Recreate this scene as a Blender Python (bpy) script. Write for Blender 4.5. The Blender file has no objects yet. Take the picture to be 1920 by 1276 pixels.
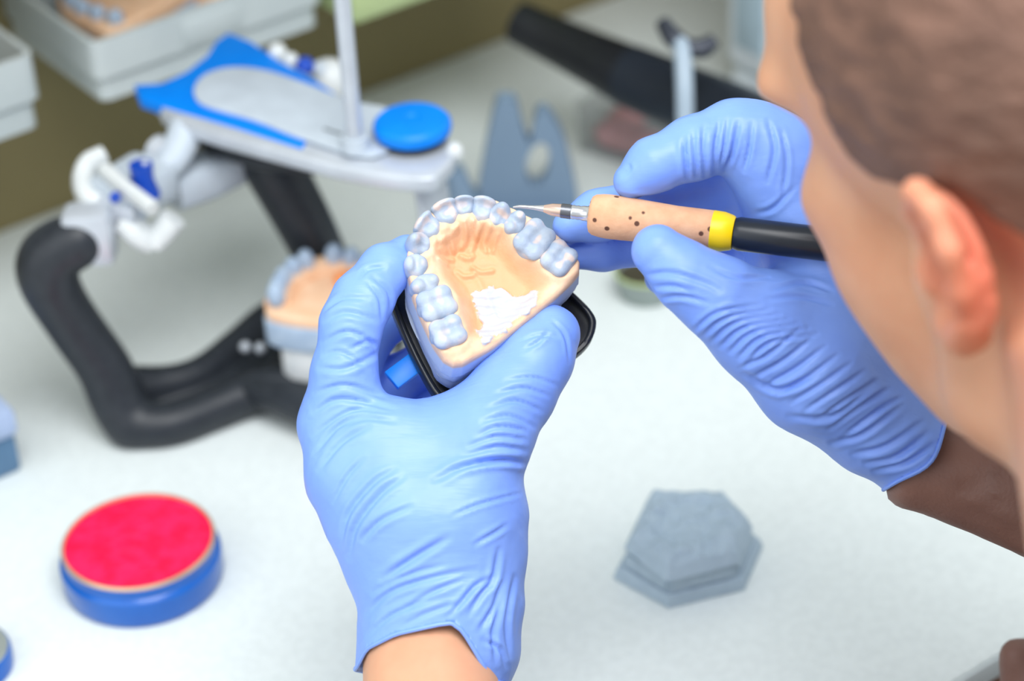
import bpy, bmesh, math, random
import numpy as np
from mathutils import Vector, Matrix
random.seed(7); RNG = np.random.default_rng(7)
C = bpy.context.scene.collection
SC = bpy.context.scene

# ------------------------------------------------------------------ camera
F = 4500.0; CX, CY = 960.0, 638.0          # focal length in pixels of a 1920x1276 frame
DZ = 0.75                                   # height of the desk top above the floor (m)
HC = 0.712                                  # camera height above the desk top (m)
PITCH = math.radians(34); ROLL = math.radians(3.0)
_r0 = np.array([1., 0, 0]); _u0 = np.array([0, math.sin(PITCH), math.cos(PITCH)])
FW = np.array([0, math.cos(PITCH), -math.sin(PITCH)])
RT = math.cos(ROLL)*_r0 - math.sin(ROLL)*_u0
UP = math.sin(ROLL)*_r0 + math.cos(ROLL)*_u0
CAM = np.array([0, 0, DZ+HC])
def P(px, py, Z):                           # a point seen at (px,py), Z mm in front of the camera
    return CAM + (Z/1000.)*(FW + RT*((px-CX)/F) - UP*((py-CY)/F))
def G(px, py, z=0.0):                       # a point seen at (px,py), z mm above the desk top
    d = FW + RT*((px-CX)/F) - UP*((py-CY)/F)
    return CAM + ((DZ+z/1000.-CAM[2])/d[2])*d
def proj(p):
    q = np.asarray(p)-CAM; z = q@FW
    return CX+F*(q@RT)/z, CY-F*(q@UP)/z, z*1000
cd = bpy.data.cameras.new('camera'); cam = bpy.data.objects.new('camera', cd); C.objects.link(cam)
M = Matrix.Identity(4)
for i in range(3):
    M[i][0] = RT[i]; M[i][1] = UP[i]; M[i][2] = -FW[i]; M[i][3] = CAM[i]
cam.matrix_world = M
cd.sensor_width = 36; cd.lens = F/1920*36; cd.clip_start = 0.02
cd.dof.use_dof = True; cd.dof.focus_distance = 0.895; cd.dof.aperture_fstop = 5.6
SC.camera = cam

# ------------------------------------------------------------------ world, lights, exposure
w = bpy.data.worlds.new('world'); SC.world = w; w.use_nodes = True
wb = w.node_tree.nodes['Background']; wb.inputs[0].default_value = (0.90, 0.97, 1.0, 1); wb.inputs[1].default_value = 0.60
def area(name, loc, target, size, power, color=(1, 1, 1), sy=None):
    l = bpy.data.lights.new(name, 'AREA'); l.energy = power; l.size = size; l.color = color
    if sy: l.shape = 'RECTANGLE'; l.size_y = sy
    o = bpy.data.objects.new(name, l); C.objects.link(o); o.location = loc
    o.rotation_euler = (Vector(target)-Vector(loc)).to_track_quat('-Z', 'Y').to_euler()
    return o
area('ceiling_lamp_panel', (0.15, 0.25, 2.1), (0.05, 0.70, DZ), 1.0, 14.5, (0.975, 0.99, 1.0), 0.8)
area('bench_lamp', (0.10, 0.36, 1.85), (0.0, 0.72, DZ+0.1), 0.5, 1.3, (0.99, 0.995, 1.0), 0.3)
area('left_area_light', (-1.0, -0.1, 1.6), (0.05, 0.75, DZ+0.1), 1.2, 4.2, (0.95, 0.98, 1.0), 1.2)  # broad soft area light from the left
SC.view_settings.view_transform = 'Standard'; SC.view_settings.look = 'None'
SC.view_settings.exposure = 0.37; SC.view_settings.gamma = 1.0; SC.view_settings.use_curve_mapping = False

# ------------------------------------------------------------------ materials
def s2l(c):
    c = np.array(c[:3], float)/255.
    return tuple(np.where(c <= 0.04045, c/12.92, ((c+0.055)/1.055)**2.4))
def mat(name, col, rough=0.5, metal=0.0, col2=None, scale=60, bump=0.0, bscale=None, sss=0.0, sssr=(1, .4, .25),
        sss_scale=0.004, alpha=1.0, trans=0.0, coat=0.0, attr=None, attrcols=None, detail=3, contrast=(0.35, 0.65), spec=0.5, ior=1.45):
    m = bpy.data.materials.new(name); m.use_nodes = True
    nt = m.node_tree; b = nt.nodes['Principled BSDF']; N = nt.nodes.new; L = nt.links.new
    tc = N('ShaderNodeTexCoord')
    c1 = (*s2l(col), 1)
    if col2 is None: col2 = tuple(min(255, x*1.04+2) for x in col)
    nz = N('ShaderNodeTexNoise'); nz.inputs['Scale'].default_value = scale; nz.inputs['Detail'].default_value = detail
    L(tc.outputs['Object'], nz.inputs['Vector'])
    mr = N('ShaderNodeMapRange'); mr.inputs[1].default_value = contrast[0]; mr.inputs[2].default_value = contrast[1]
    L(nz.outputs[0], mr.inputs[0])
    mx = N('ShaderNodeMix'); mx.data_type = 'RGBA'; mx.inputs[6].default_value = c1; mx.inputs[7].default_value = (*s2l(col2), 1)
    L(mr.outputs[0], mx.inputs[0]); out = mx.outputs[2]
    if attr:
        for a, ac in zip(attr, attrcols):
            at = N('ShaderNodeAttribute'); at.attribute_name = a
            m2 = N('ShaderNodeMix'); m2.data_type = 'RGBA'; m2.inputs[7].default_value = (*s2l(ac), 1)
            L(out, m2.inputs[6]); L(at.outputs['Fac'], m2.inputs[0]); out = m2.outputs[2]
    L(out, b.inputs['Base Color'])
    b.inputs['Roughness'].default_value = rough; b.inputs['Metallic'].default_value = metal
    b.inputs['Specular IOR Level'].default_value = spec; b.inputs['IOR'].default_value = ior
    if sss: b.inputs['Subsurface Weight'].default_value = sss; b.inputs['Subsurface Radius'].default_value = sssr; b.inputs['Subsurface Scale'].default_value = sss_scale
    if trans: b.inputs['Transmission Weight'].default_value = trans
    if alpha < 1: b.inputs['Alpha'].default_value = alpha
    if coat: b.inputs['Coat Weight'].default_value = coat; b.inputs['Coat Roughness'].default_value = 0.15
    if bump:
        n2 = N('ShaderNodeTexNoise'); n2.inputs['Scale'].default_value = bscale or scale*3; n2.inputs['Detail'].default_value = 4
        L(tc.outputs['Object'], n2.inputs['Vector'])
        bp = N('ShaderNodeBump'); bp.inputs['Strength'].default_value = 1.0; bp.inputs['Distance'].default_value = bump
        L(n2.outputs[0], bp.inputs['Height']); L(bp.outputs[0], b.inputs['Normal'])
    return m

# ------------------------------------------------------------------ object helpers
def nrm(v): v = np.asarray(v, float); return v/np.linalg.norm(v)
class Frame:                                # a local frame in mm
    def __init__(s, o, x, y, z=None):
        s.o = np.asarray(o, float); s.x = nrm(x); y = np.asarray(y, float); s.y = nrm(y-(y@s.x)*s.x)
        s.z = np.cross(s.x, s.y) if z is None else nrm(z)
    def __call__(s, p):
        p = np.asarray(p, float)/1000.
        return s.o + p[..., 0:1]*s.x + p[..., 1:2]*s.y + p[..., 2:3]*s.z
    def inv(s, q):
        d = (np.asarray(q, float)-s.o)*1000.
        return np.stack([d@s.x, d@s.y, d@s.z], -1)
def meshobj(name, V, Fc, m, parent=None, origin=None, smooth=True, attrs=None, angle=None):
    V = np.asarray(V, float)
    root = parent
    while root is not None and root.parent is not None: root = root.parent
    if origin is None:
        if root is not None: origin = np.array(root.location)
        else: origin = np.array([(V[:, 0].min()+V[:, 0].max())/2, (V[:, 1].min()+V[:, 1].max())/2, V[:, 2].min()])
    me = bpy.data.meshes.new(name); me.from_pydata((V-origin).tolist(), [], Fc if isinstance(Fc, list) else Fc.tolist()); me.update()
    if isinstance(m, (list, tuple)):
        for k in m: me.materials.append(k)
    else: me.materials.append(m)
    if smooth:
        me.polygons.foreach_set('use_smooth', [True]*len(me.polygons))
        if angle: me.set_sharp_from_angle(angle=math.radians(angle))
    if attrs:
        for k, a in attrs.items():
            at = me.attributes.new(k, 'FLOAT', 'POINT'); at.data.foreach_set('value', np.asarray(a, np.float32))
    o = bpy.data.objects.new(name, me); C.objects.link(o)
    if parent is None: o.location = origin
    else: o.parent = parent
    return o
def tag(o, label=None, cat=None, group=None, kind=None):
    if label: o['label'] = label
    if cat: o['category'] = cat
    if group: o['group'] = group
    if kind: o['kind'] = kind
    return o
def thing(name, label, cat, loc, group=None):
    o = bpy.data.objects.new(name, None); C.objects.link(o); o.location = tuple(loc); o.empty_display_size = 0.02
    return tag(o, label, cat, group)
class MB:                                   # collects shapes (mm in a frame) into one mesh
    def __init__(s, fr=None): s.V = []; s.F = []; s.n = 0; s.fr = fr
    def add(s, V, Fc, fr=None):
        fr = fr or s.fr; V = np.asarray(V, float)
        if fr is not None: V = fr(V)
        s.V.append(V); s.F += [[i+s.n for i in f] for f in Fc]; s.n += len(V); return s
    def build(s, name, m, parent=None, smooth=True, angle=35, **k):
        return meshobj(name, np.concatenate(s.V), s.F, m, parent, smooth=smooth, angle=angle, **k)
    def box(s, lo, hi, bev=1.0, fr=None, seg=2):
        bm = bmesh.new(); bmesh.ops.create_cube(bm, size=1)
        lo = np.array(lo, float); hi = np.array(hi, float)
        for v in bm.verts: v.co = Vector(((lo+hi)/2 + np.array(v.co)*(hi-lo)).tolist())
        if bev: bmesh.ops.bevel(bm, geom=bm.edges[:], offset=min(bev, .49*float((hi-lo).min())), segments=seg, profile=.5, affect='EDGES')
        return s._bm(bm, fr)
    def _bm(s, bm, fr=None):
        bm.verts.index_update(); V = [tuple(v.co) for v in bm.verts]; Fc = [[v.index for v in f.verts] for f in bm.faces]
        bm.free(); return s.add(V, Fc, fr)
    def prism(s, out, z0, z1, bev=1.0, fr=None, seg=3, holes=None, zf=None):   # outline (ccw) extruded in z
        bm = bmesh.new(); vs = [bm.verts.new((x, y, z0)) for x, y in out]; f = bm.faces.new(vs)
        r = bmesh.ops.extrude_face_region(bm, geom=[f])
        for v in r['geom']:
            if isinstance(v, bmesh.types.BMVert): v.co.z = z1
        bmesh.ops.recalc_face_normals(bm, faces=bm.faces[:])
        if bev:
            ed = [e for e in bm.edges if abs(e.verts[0].co.z-e.verts[1].co.z) < 1e-6]
            bmesh.ops.bevel(bm, geom=ed, offset=bev, segments=seg, profile=.5, affect='EDGES')
        if zf:
            for v in bm.verts: v.co = Vector(zf(*v.co))
        return s._bm(bm, fr)
    def lathe(s, prof, n=48, fr=None, arc=None):  # prof [(r,z)], axis z
        V = []; Fc = []
        for r, z in prof:
            for k in range(n):
                a = 2*math.pi*k/n; V.append((r*math.cos(a), r*math.sin(a), z))
        m = len(prof)
        for i in range(m-1):
            for k in range(n):
                a, b = i*n+k, i*n+(k+1) % n; Fc.append([a, b, b+n, a+n])
        ring = math.hypot(prof[0][0]-prof[-1][0], prof[0][1]-prof[-1][1]) < 2.6 and prof[0][0] > 4
        if ring:
            for k in range(n): k2 = (k+1) % n; Fc.append([(m-1)*n+k, (m-1)*n+k2, k2, k])
        if prof[0][0] > 1e-6 and not ring: Fc.append([k for k in range(n)][::-1])
        if prof[-1][0] > 1e-6 and not ring: Fc.append([(m-1)*n+k for k in range(n)])
        return s.add(V, Fc, fr)
    def tube(s, pts, rad, n=16, fr=None, up=(0, 0, 1), caps=True, sub=0, ry=None, power=2.0):
        # swept tube with radii rad (along side) and ry (along up-ish)
        pts = np.array(pts, float); rad = np.broadcast_to(np.array(rad, float), (len(pts),)).copy()
        ry = rad.copy() if ry is None else np.broadcast_to(np.array(ry, float), (len(pts),)).copy()
        if sub: pts, rad, ry = spline(pts, sub), spline(rad[:, None], sub)[:, 0], spline(ry[:, None], sub)[:, 0]
        V = []; Fc = []; up = np.array(up, float); N = len(pts); pb = None
        for i in range(N):
            t = nrm(pts[min(i+1, N-1)]-pts[max(i-1, 0)])
            a = np.cross(t, up)
            if np.linalg.norm(a) > .05: a = nrm(a)
            elif pb is not None: a = pb
            else: a = nrm(np.cross(t, (0., 1., 0.)) if abs(t[1]) < .9 else np.cross(t, (1., 0., 0.)))
            if pb is not None and a@pb < 0: a = -a
            pb = a; b = np.cross(a, t)
            for k in range(n):
                th = 2*math.pi*k/n; c, q = math.cos(th), math.sin(th)
                c = math.copysign(abs(c)**(2/power), c); q = math.copysign(abs(q)**(2/power), q)
                V.append(pts[i]+a*rad[i]*c+b*ry[i]*q)
        for i in range(N-1):
            for k in range(n):
                p, q = i*n+k, i*n+(k+1) % n; Fc.append([p, q, q+n, p+n])
        if caps: Fc += [list(range(n))[::-1], [(N-1)*n+k for k in range(n)]]
        return s.add(V, Fc, fr)
    def ball(s, c, r, n=20, fr=None):
        r = np.broadcast_to(np.array(r, float), (3,)); V = []; Fc = []; m = n//2
        for i in range(m+1):
            for k in range(n):
                th = math.pi*i/m; a = 2*math.pi*k/n
                V.append((c[0]+r[0]*math.sin(th)*math.cos(a), c[1]+r[1]*math.sin(th)*math.sin(a), c[2]+r[2]*math.cos(th)))
        for i in range(m):
            for k in range(n): p, q = i*n+k, i*n+(k+1) % n; Fc.append([p, p+n, q+n, q])
        return s.add(V, Fc, fr)
def spline(pts, sub):                       # Catmull-Rom through pts
    pts = np.asarray(pts, float); q = np.vstack([2*pts[0]-pts[1], pts, 2*pts[-1]-pts[-2]]); out = []
    for i in range(1, len(q)-2):
        for k in range(sub):
            t = k/sub; a, b, c, d = q[i-1], q[i], q[i+1], q[i+2]
            out.append(.5*(2*b+(c-a)*t+(2*a-5*b+4*c-d)*t*t+(3*b-a-3*c+d)*t**3))
    out.append(pts[-1]); return np.array(out)
def closed_spline(pts, sub):
    pts = np.asarray(pts, float); n = len(pts); out = []
    for i in range(n):
        a, b, c, d = pts[(i-1) % n], pts[i], pts[(i+1) % n], pts[(i+2) % n]
        for k in range(sub):
            t = k/sub; out.append(.5*(2*b+(c-a)*t+(2*a-5*b+4*c-d)*t*t+(3*b-a-3*c+d)*t**3))
    return np.array(out)
def rrect(x0, y0, x1, y1, r, n=6):
    out = []
    for cx, cy, a0 in ((x1-r, y1-r, 0), (x0+r, y1-r, 90), (x0+r, y0+r, 180), (x1-r, y0+r, 270)):
        for k in range(n+1):
            a = math.radians(a0+90*k/n); out.append((cx+r*math.cos(a), cy+r*math.sin(a)))
    return out

# ------------------------------------------------------------------ implicit surfaces (surface nets on a rectilinear grid)
def smin(a, b, k):
    h = np.maximum(k-np.abs(a-b), 0)/k
    return np.minimum(a, b)-h*h*k*.25
def smax(a, b, k): return -smin(-a, -b, k)
def cone_d(X, a, ra, b, rb):
    a = np.asarray(a, np.float32); b = np.asarray(b, np.float32); d = b-a; l = float(d@d)+1e-9
    q = [X[i]-a[i] for i in range(3)]
    t = np.clip((q[0]*d[0]+q[1]*d[1]+q[2]*d[2])/l, 0, 1)
    return np.sqrt((q[0]-t*d[0])**2+(q[1]-t*d[1])**2+(q[2]-t*d[2])**2)-(ra+t*(rb-ra))
def ell_d(X, c, r, R=None):
    q = [X[i]-np.float32(c[i]) for i in range(3)]
    if R is not None: R = np.asarray(R, np.float32); q = [q[0]*R[0][j]+q[1]*R[1][j]+q[2]*R[2][j] for j in range(3)]
    k0 = np.sqrt((q[0]/r[0])**2+(q[1]/r[1])**2+(q[2]/r[2])**2); k1 = np.sqrt((q[0]/r[0]**2)**2+(q[1]/r[1]**2)**2+(q[2]/r[2]**2)**2)
    return k0*(k0-1)/(k1+1e-6)
def grid(lo, hi, h):
    ax = [np.arange(lo[i], hi[i]+h, h, dtype=np.float32) for i in range(3)]
    return ax, mg(ax)
def mg(ax): return [ax[0][:, None, None], ax[1][None, :, None], ax[2][None, None, :]]
def nets(D, ax, smooth=2, lam=0.5):
    nx, ny, nz = D.shape
    ins = D < 0
    # pad borders as outside
    c = np.zeros((nx-1, ny-1, nz-1), np.int8)
    for i in (0, 1):
        for j in (0, 1):
            for k in (0, 1): c += ins[i:nx-1+i, j:ny-1+j, k:nz-1+k]
    act = np.argwhere((c > 0) & (c < 8)); idx = -np.ones(c.shape, np.int64); idx[tuple(act.T)] = np.arange(len(act))
    S = np.zeros((len(act), 3)); W = np.zeros(len(act)); co = [(i, j, k) for i in (0, 1) for j in (0, 1) for k in (0, 1)]
    I, J, K = act.T
    for a in range(8):
        for b in range(a+1, 8):
            A, B = co[a], co[b]
            if sum(abs(A[t]-B[t]) for t in range(3)) != 1: continue
            da = D[I+A[0], J+A[1], K+A[2]].astype(float); db = D[I+B[0], J+B[1], K+B[2]].astype(float)
            m = (da < 0) != (db < 0); t = np.where(m, da/(da-db+1e-12*(da == db)), 0)
            for ch in range(3): S[:, ch] += np.where(m, A[ch]+t*(B[ch]-A[ch]), 0)
            W += m
    S /= W[:, None]
    V = np.zeros_like(S)
    for ch in range(3):
        base = ax[ch][act[:, ch]]; step = ax[ch][act[:, ch]+1]-base; V[:, ch] = base+S[:, ch]*step
    Q = []
    for d in range(3):
        e, f = (d+1) % 3, (d+2) % 3
        sl0 = [slice(None)]*3; sl1 = [slice(None)]*3
        sl0[d] = slice(0, -1); sl1[d] = slice(1, None)
        for t in (e, f): sl0[t] = slice(1, -1); sl1[t] = slice(1, -1)
        a, b = ins[tuple(sl0)], ins[tuple(sl1)]
        E_ = np.argwhere(a != b)
        fl = a[tuple(E_.T)]
        pos = E_.copy(); pos[:, e] += 1; pos[:, f] += 1
        def at(de, df):
            p = pos.copy(); p[:, e] += de; p[:, f] += df; return idx[tuple(p.T)]
        q = np.stack([at(-1, -1), at(0, -1), at(0, 0), at(-1, 0)], 1)
        q[~fl] = q[~fl][:, ::-1]
        Q.append(q)
    Q = np.concatenate(Q); Q = Q[(Q >= 0).all(1)]
    V = laplace(V, Q, smooth, lam)
    return V, Q
def laplace(V, Q, it, lam=0.5):
    if not it: return V
    a = np.concatenate([Q[:, 0], Q[:, 1], Q[:, 2], Q[:, 3], Q[:, 1], Q[:, 2], Q[:, 3], Q[:, 0]])
    b = np.concatenate([Q[:, 1], Q[:, 2], Q[:, 3], Q[:, 0], Q[:, 0], Q[:, 1], Q[:, 2], Q[:, 3]])
    n = len(V); cnt = np.maximum(np.bincount(a, minlength=n), 1)[:, None]
    for _ in range(it):
        for l in (lam, -lam*1.03):
            s = np.stack([np.bincount(a, weights=V[b, i], minlength=n) for i in range(3)], 1)/cnt
            V = V+l*(s-V)
    return V
def vnormals(V, Q):
    n = np.cross(V[Q[:, 2]]-V[Q[:, 0]], V[Q[:, 3]]-V[Q[:, 1]]); N = np.zeros_like(V)
    for j in range(4):
        for i in range(3): N[:, i] += np.bincount(Q[:, j], weights=n[:, i], minlength=len(V))
    return N/np.maximum(np.linalg.norm(N, axis=1, keepdims=True), 1e-12)
def vnoise(p, scale, seed=0):               # cheap smooth 3-d value noise, p (n,3)
    q = np.asarray(p)/scale; i = np.floor(q).astype(np.int64); f = q-i; f = f*f*(3-2*f); out = np.zeros(len(q))
    for dx in (0, 1):
        for dy in (0, 1):
            for dz in (0, 1):
                h = ((i[:, 0]+dx)*73856093 ^ (i[:, 1]+dy)*19349663 ^ (i[:, 2]+dz)*83492791 ^ seed*2654435) & 0x7fffffff
                h = ((h*1103515245+12345) & 0x7fffffff)/0x7fffffff
                out += h*np.where(dx, f[:, 0], 1-f[:, 0])*np.where(dy, f[:, 1], 1-f[:, 1])*np.where(dz, f[:, 2], 1-f[:, 2])
    return out*2-1
def poly_sd(px, py, poly):                  # signed distance to a polygon, negative inside
    d = np.full(np.broadcast(px, py).shape, 1e9); ins = np.zeros(d.shape, bool); n = len(poly)
    for i in range(n):
        ax_, ay = poly[i]; bx, by = poly[(i+1) % n]; ex, ey = bx-ax_, by-ay
        t = np.clip(((px-ax_)*ex+(py-ay)*ey)/(ex*ex+ey*ey+1e-12), 0, 1)
        d = np.minimum(d, (px-ax_-t*ex)**2+(py-ay-t*ey)**2)
        cond = (ay > py) != (by > py)
        xi = ax_+(py-ay)/(by-ay+1e-12*(by == ay))*ex
        ins ^= cond & (px < xi)
    return np.where(ins, -1, 1)*np.sqrt(d)
def line_d(px, py, pts):
    d = np.full(np.broadcast(px, py).shape, 1e9)
    for (ax_, ay), (bx, by) in zip(pts[:-1], pts[1:]):
        ex, ey = bx-ax_, by-ay; t = np.clip(((px-ax_)*ex+(py-ay)*ey)/(ex*ex+ey*ey+1e-12), 0, 1)
        d = np.minimum(d, (px-ax_-t*ex)**2+(py-ay-t*ey)**2)
    return np.sqrt(d)
# camera-like working space for organic shapes: x right, y up, z towards the camera, in mm (a fixed rigid frame)
CF = Frame(CAM, RT, UP, -FW)
def Q3(px, py, Z): return np.array([(px-CX)*Z/F, -(py-CY)*Z/F, -Z])
# ================================================================== setting
M_desk = mat('desk_laminate', (229, 236, 235), .45, col2=(223, 230, 229), scale=260, detail=2, spec=.3)
M_panel = mat('olive_panel', (134, 122, 84), .6, col2=(142, 130, 90), scale=8)
M_wood = mat('bench_wood', (120, 84, 62), .5, col2=(98, 66, 48), scale=30)
M_trim = mat('desk_edge_strip', (196, 204, 206), .35)
M_wall = mat('wall_paint', (196, 198, 190), .8)
M_floor = mat('floor_vinyl', (128, 118, 108), .5, col2=(112, 102, 94), scale=20)
dW = nrm(G(936, 75)-G(0, 433)); nW = np.array([-dW[1], dW[0], 0])      # along the bench, away from the worker
dn = nrm(G(1867, 1231)-G(1780, 1276))
desk_o = np.array([*G(500, 260)[:2], DZ]); desk_o = G(500, 242)
BF = Frame(desk_o, dW, nW)                  # bench frame: x along, y away, origin on the back line at desk height
near = BF.inv(G(1823, 1253))[1]; 
MB(BF).box((-1100, near, -13), (1500, 0, 0), 1.5).build('desk_top', M_desk)
dt = bpy.data.objects['desk_top']; tag(dt, 'white speckled desk worktop carrying all the dental tools', 'desk')
MB(BF).box((-1100, near-2.0, -12.5), (1500, near-.05, -1), .8).build('edge_strip', M_trim, parent=dt)
MB(BF).box((-1080, near+1, -110), (1480, near+20, -13.2), 1.5).build('front_board', M_wood, parent=dt)
for x0 in (-1080, 900): MB(BF).box((x0, near+30, -740), (x0+500, -5, -13.2), 1.5).build('cabinet', M_wood, parent=dt)
MB(BF).box((-1100, -170, 300), (1500, -.5, 322), 1.5).build('trim_shade_board', M_panel); tag(bpy.data.objects['trim_shade_board'], kind='structure')  # unseen board over the bench, added to shade the back of the desk
MB(BF).box((-1100, 0.5, -20), (1500, 22, 420), 1).build('trim_back', M_panel); tag(bpy.data.objects['trim_back'], kind='structure')
MB(BF).box((-2200, 26, -750), (2600, 120, 1700), 0).build('wall_back', M_wall, smooth=False); tag(bpy.data.objects['wall_back'], kind='structure')
MB(BF).box((-2200, -2600, -800), (2600, 120, -750), 0).build('floor', M_floor, smooth=False); tag(bpy.data.objects['floor'], kind='structure')

# ================================================================== storage bins on the panel
M_bin = mat('bin_grey_plastic', (200, 208, 208), .45, col2=(190, 199, 200), scale=20)
M_peach = mat('die_stone_peach', (244, 206, 172), .7, col2=(236, 190, 152), scale=120, bump=.0003)
M_gstone = mat('die_stone_blue_grey', (176, 194, 214), .7, col2=(160, 180, 204), scale=150, bump=.0002)
M_white = mat('white_plaster', (232, 234, 234), .75, col2=(222, 226, 228), scale=150, bump=.0002)
def storage_bin(px, py, z0, W, D, H, label, contents):
    c = G(px, py, z0)                       # lower front left corner seen in the photo
    if px < 150: c = c-dW*W/1000.           # or its right corner for the bin cut by the frame
    fr = Frame(c, dW, nW); t = thing('storage_bin', label, 'storage bin', fr(np.array([W/2, D/2, 0])), 'grey bins on the back panel')
    # stepped tub: narrower lower body, wider collar
    def shell(m, x0, y0, x1, y1, z0_, z1_, th, r):
        o = rrect(x0, y0, x1, y1, r); i = rrect(x0+th, y0+th, x1-th, y1-th, max(r-th, 1))
        n = len(o); V = [(*p, z0_) for p in o]+[(*p, z1_) for p in o]+[(*p, z1_) for p in i]+[(*p, z0_) for p in i]
        Fc = []
        for a in range(4):
            b = (a+1) % 4
            for k in range(n): k2 = (k+1) % n; Fc.append([a*n+k, a*n+k2, b*n+k2, b*n+k])
        m.add(V, Fc)
    b = MB(fr); shell(b, 3, 3, W-3, D, 0, H*.42, 2.2, 6); b.prism(rrect(4, 4, W-4, D-1, 6), 0, 2.5, 0); b.build('body', M_bin, t)
    b = MB(fr); shell(b, 0, 0, W, D, H*.40, H, 3.2, 7); b.build('rim', M_bin, t)
    b = MB(fr); b.box((W*.5-18, -1.2, H*.48), (W*.5+18, .4, H*.86), .5); b.build('label_holder', M_bin, t)
    for k in (0.22, .78):
        MB(fr).box((W*k-8, D-1, H*.3), (W*k+8, D+.6, H*.8), 1).build('hanger', M_bin, t)
    return fr, t
wb_z = 118
def inv_bin_depth(px, py, z): return -BF.inv(G(px, py, z))[1]-1
Dp = inv_bin_depth(190, 200, wb_z)
frB, _ = storage_bin(190, 200, wb_z, 142, Dp, 36, 'grey storage bin hanging beside the corner bin, holding peach plaster pieces', 2)
frA, _ = storage_bin(90, 236, wb_z, 124, inv_bin_depth(90, 236, wb_z), 42, 'grey storage bin cut by the left edge of the photo', 1)
def lump(name, fr, c, r, m, label, cat, seed, amp=.16, flat=True, group=None):
    cc = np.array(c, float); r = np.array(r, float)
    ax, X = grid(-r*1.35, r*1.35, float(min(r))/11)
    V, Q = nets(ell_d(X, (0, 0, 0), r)+0*X[0]*X[1]*X[2], ax, 1)
    n = nrm3(V/r/r); V = V+n*(vnoise(V, min(r)*.9, seed)*amp*min(r)+vnoise(V, min(r)*.35, seed+3)*amp*.4*min(r))[:, None]
    if flat: V[:, 2] = np.maximum(V[:, 2], -r[2]*.72)
    V[:, 2] -= V[:, 2].min(); o = meshobj(name, fr(V+cc), Q, m); return tag(o, label, cat, group)
def nrm3(v): return v/np.maximum(np.linalg.norm(v, axis=1, keepdims=True), 1e-9)
def mini_cast(fr, c, rot, label, group=None, s=1.0):
    """small dental cast: gum arch, base, teeth"""
    a = math.radians(rot); fx = fr.x*math.cos(a)+fr.y*math.sin(a); fy = -fr.x*math.sin(a)+fr.y*math.cos(a)
    f2 = Frame(fr(np.array(c, float)), fx, fy); t = thing('dental_cast', label, 'dental cast', f2(np.zeros(3)), group)
    arch = [(-24, -16), (-24, 0), (-20, 14), (-11, 24), (0, 27), (11, 24), (20, 14), (24, 0), (24, -16)]
    out = closed_spline([(-30, -22), (-31, 0), (-25, 20), (-13, 32), (0, 34), (13, 32), (25, 20), (31, 0), (30, -22)], 4)*s
    MB(f2).prism([tuple(p) for p in out], 0, 12*s, 1.2).build('plaster_base', M_gstone, t)
    MB(f2).prism([tuple(p*.95) for p in out], 11*s, 20*s, 2.5).build('gum_arch', M_peach, t)
    pts = spline(arch, 3)[::2]
    for x, y in pts:
        b = MB(f2); b.ball((x*s, y*s, 21.5*s), (4.2*s, 4.2*s, 5*s), 12); b.build('tooth', M_gstone, t)
    return t
mini_cast(frB, (52, 62, 2.6), 20, 'peach and pale blue dental cast lying in the grey bin behind the articulator', s=1.15)
lump('plaster_piece', frB, (108, 52, 2.6), (20, 24, 14), M_peach, 'rough peach plaster piece on the right in the grey bin', 'plaster piece', 5)
lump('plaster_piece', frA, (50, 40, 2.6), (26, 22, 17), M_peach, 'peach plaster piece inside the bin cut by the left photo edge', 'plaster piece', 9)

# pale green leaflet tray above the panel
M_green = mat('pale_green_plastic', (178, 196, 140), .5, col2=(186, 202, 150), scale=10)
M_cream = mat('cream_plastic', (228, 230, 214), .5)
g0 = G(662, 52, 118); fg = Frame(g0, dW, nW); gd = -BF.inv(g0)[1]-.6
t = thing('storage_tray', 'pale green tray with white rim hanging on the panel behind the pin', 'tray', fg(np.array([70, gd/2, 0])))
MB(fg).box((0, 0, 0), (150, gd, 26), 4).build('body', M_green, t)
b = MB(fg); b.box((-2, -2, 24), (152, 4, 30), 2); b.box((-2, -2, 24), (4, gd, 30), 2); b.box((146, -2, 24), (152, gd, 30), 2); b.build('rim', M_cream, t)

# ================================================================== articulator
M_blk = mat('matt_black_casting', (46, 50, 56), .42, col2=(40, 44, 50), scale=200, bump=.0001, spec=.45)
M_sil = mat('satin_light_metal', (192, 198, 206), .35, metal=.25)
M_wht = mat('white_enamel', (212, 216, 216), .35)
M_cov = mat('cover_light_grey', (186, 196, 206), .5)
M_blue = mat('bright_blue_plastic', (0, 134, 240), .4, col2=(0, 128, 234), spec=.3)
M_dblue = mat('deep_blue_plastic', (14, 66, 170), .3)
c1 = G(170, 430, 120); c2 = G(620, 140, 120); aY = nrm(c2-c1); aX = np.array([aY[1], -aY[0], 0]); ao = (c1+c2)/2; ao[2] = DZ
AF = Frame(ao, aX, aY); L_ = lambda px, py, z: AF.inv(G(px, py, z))
art = thing('articulator', 'black and blue dental articulator with a tall white pin standing behind the hands', 'articulator', ao+aX*.05)
def lp(*q): return [L_(*a) for a in q]
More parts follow.
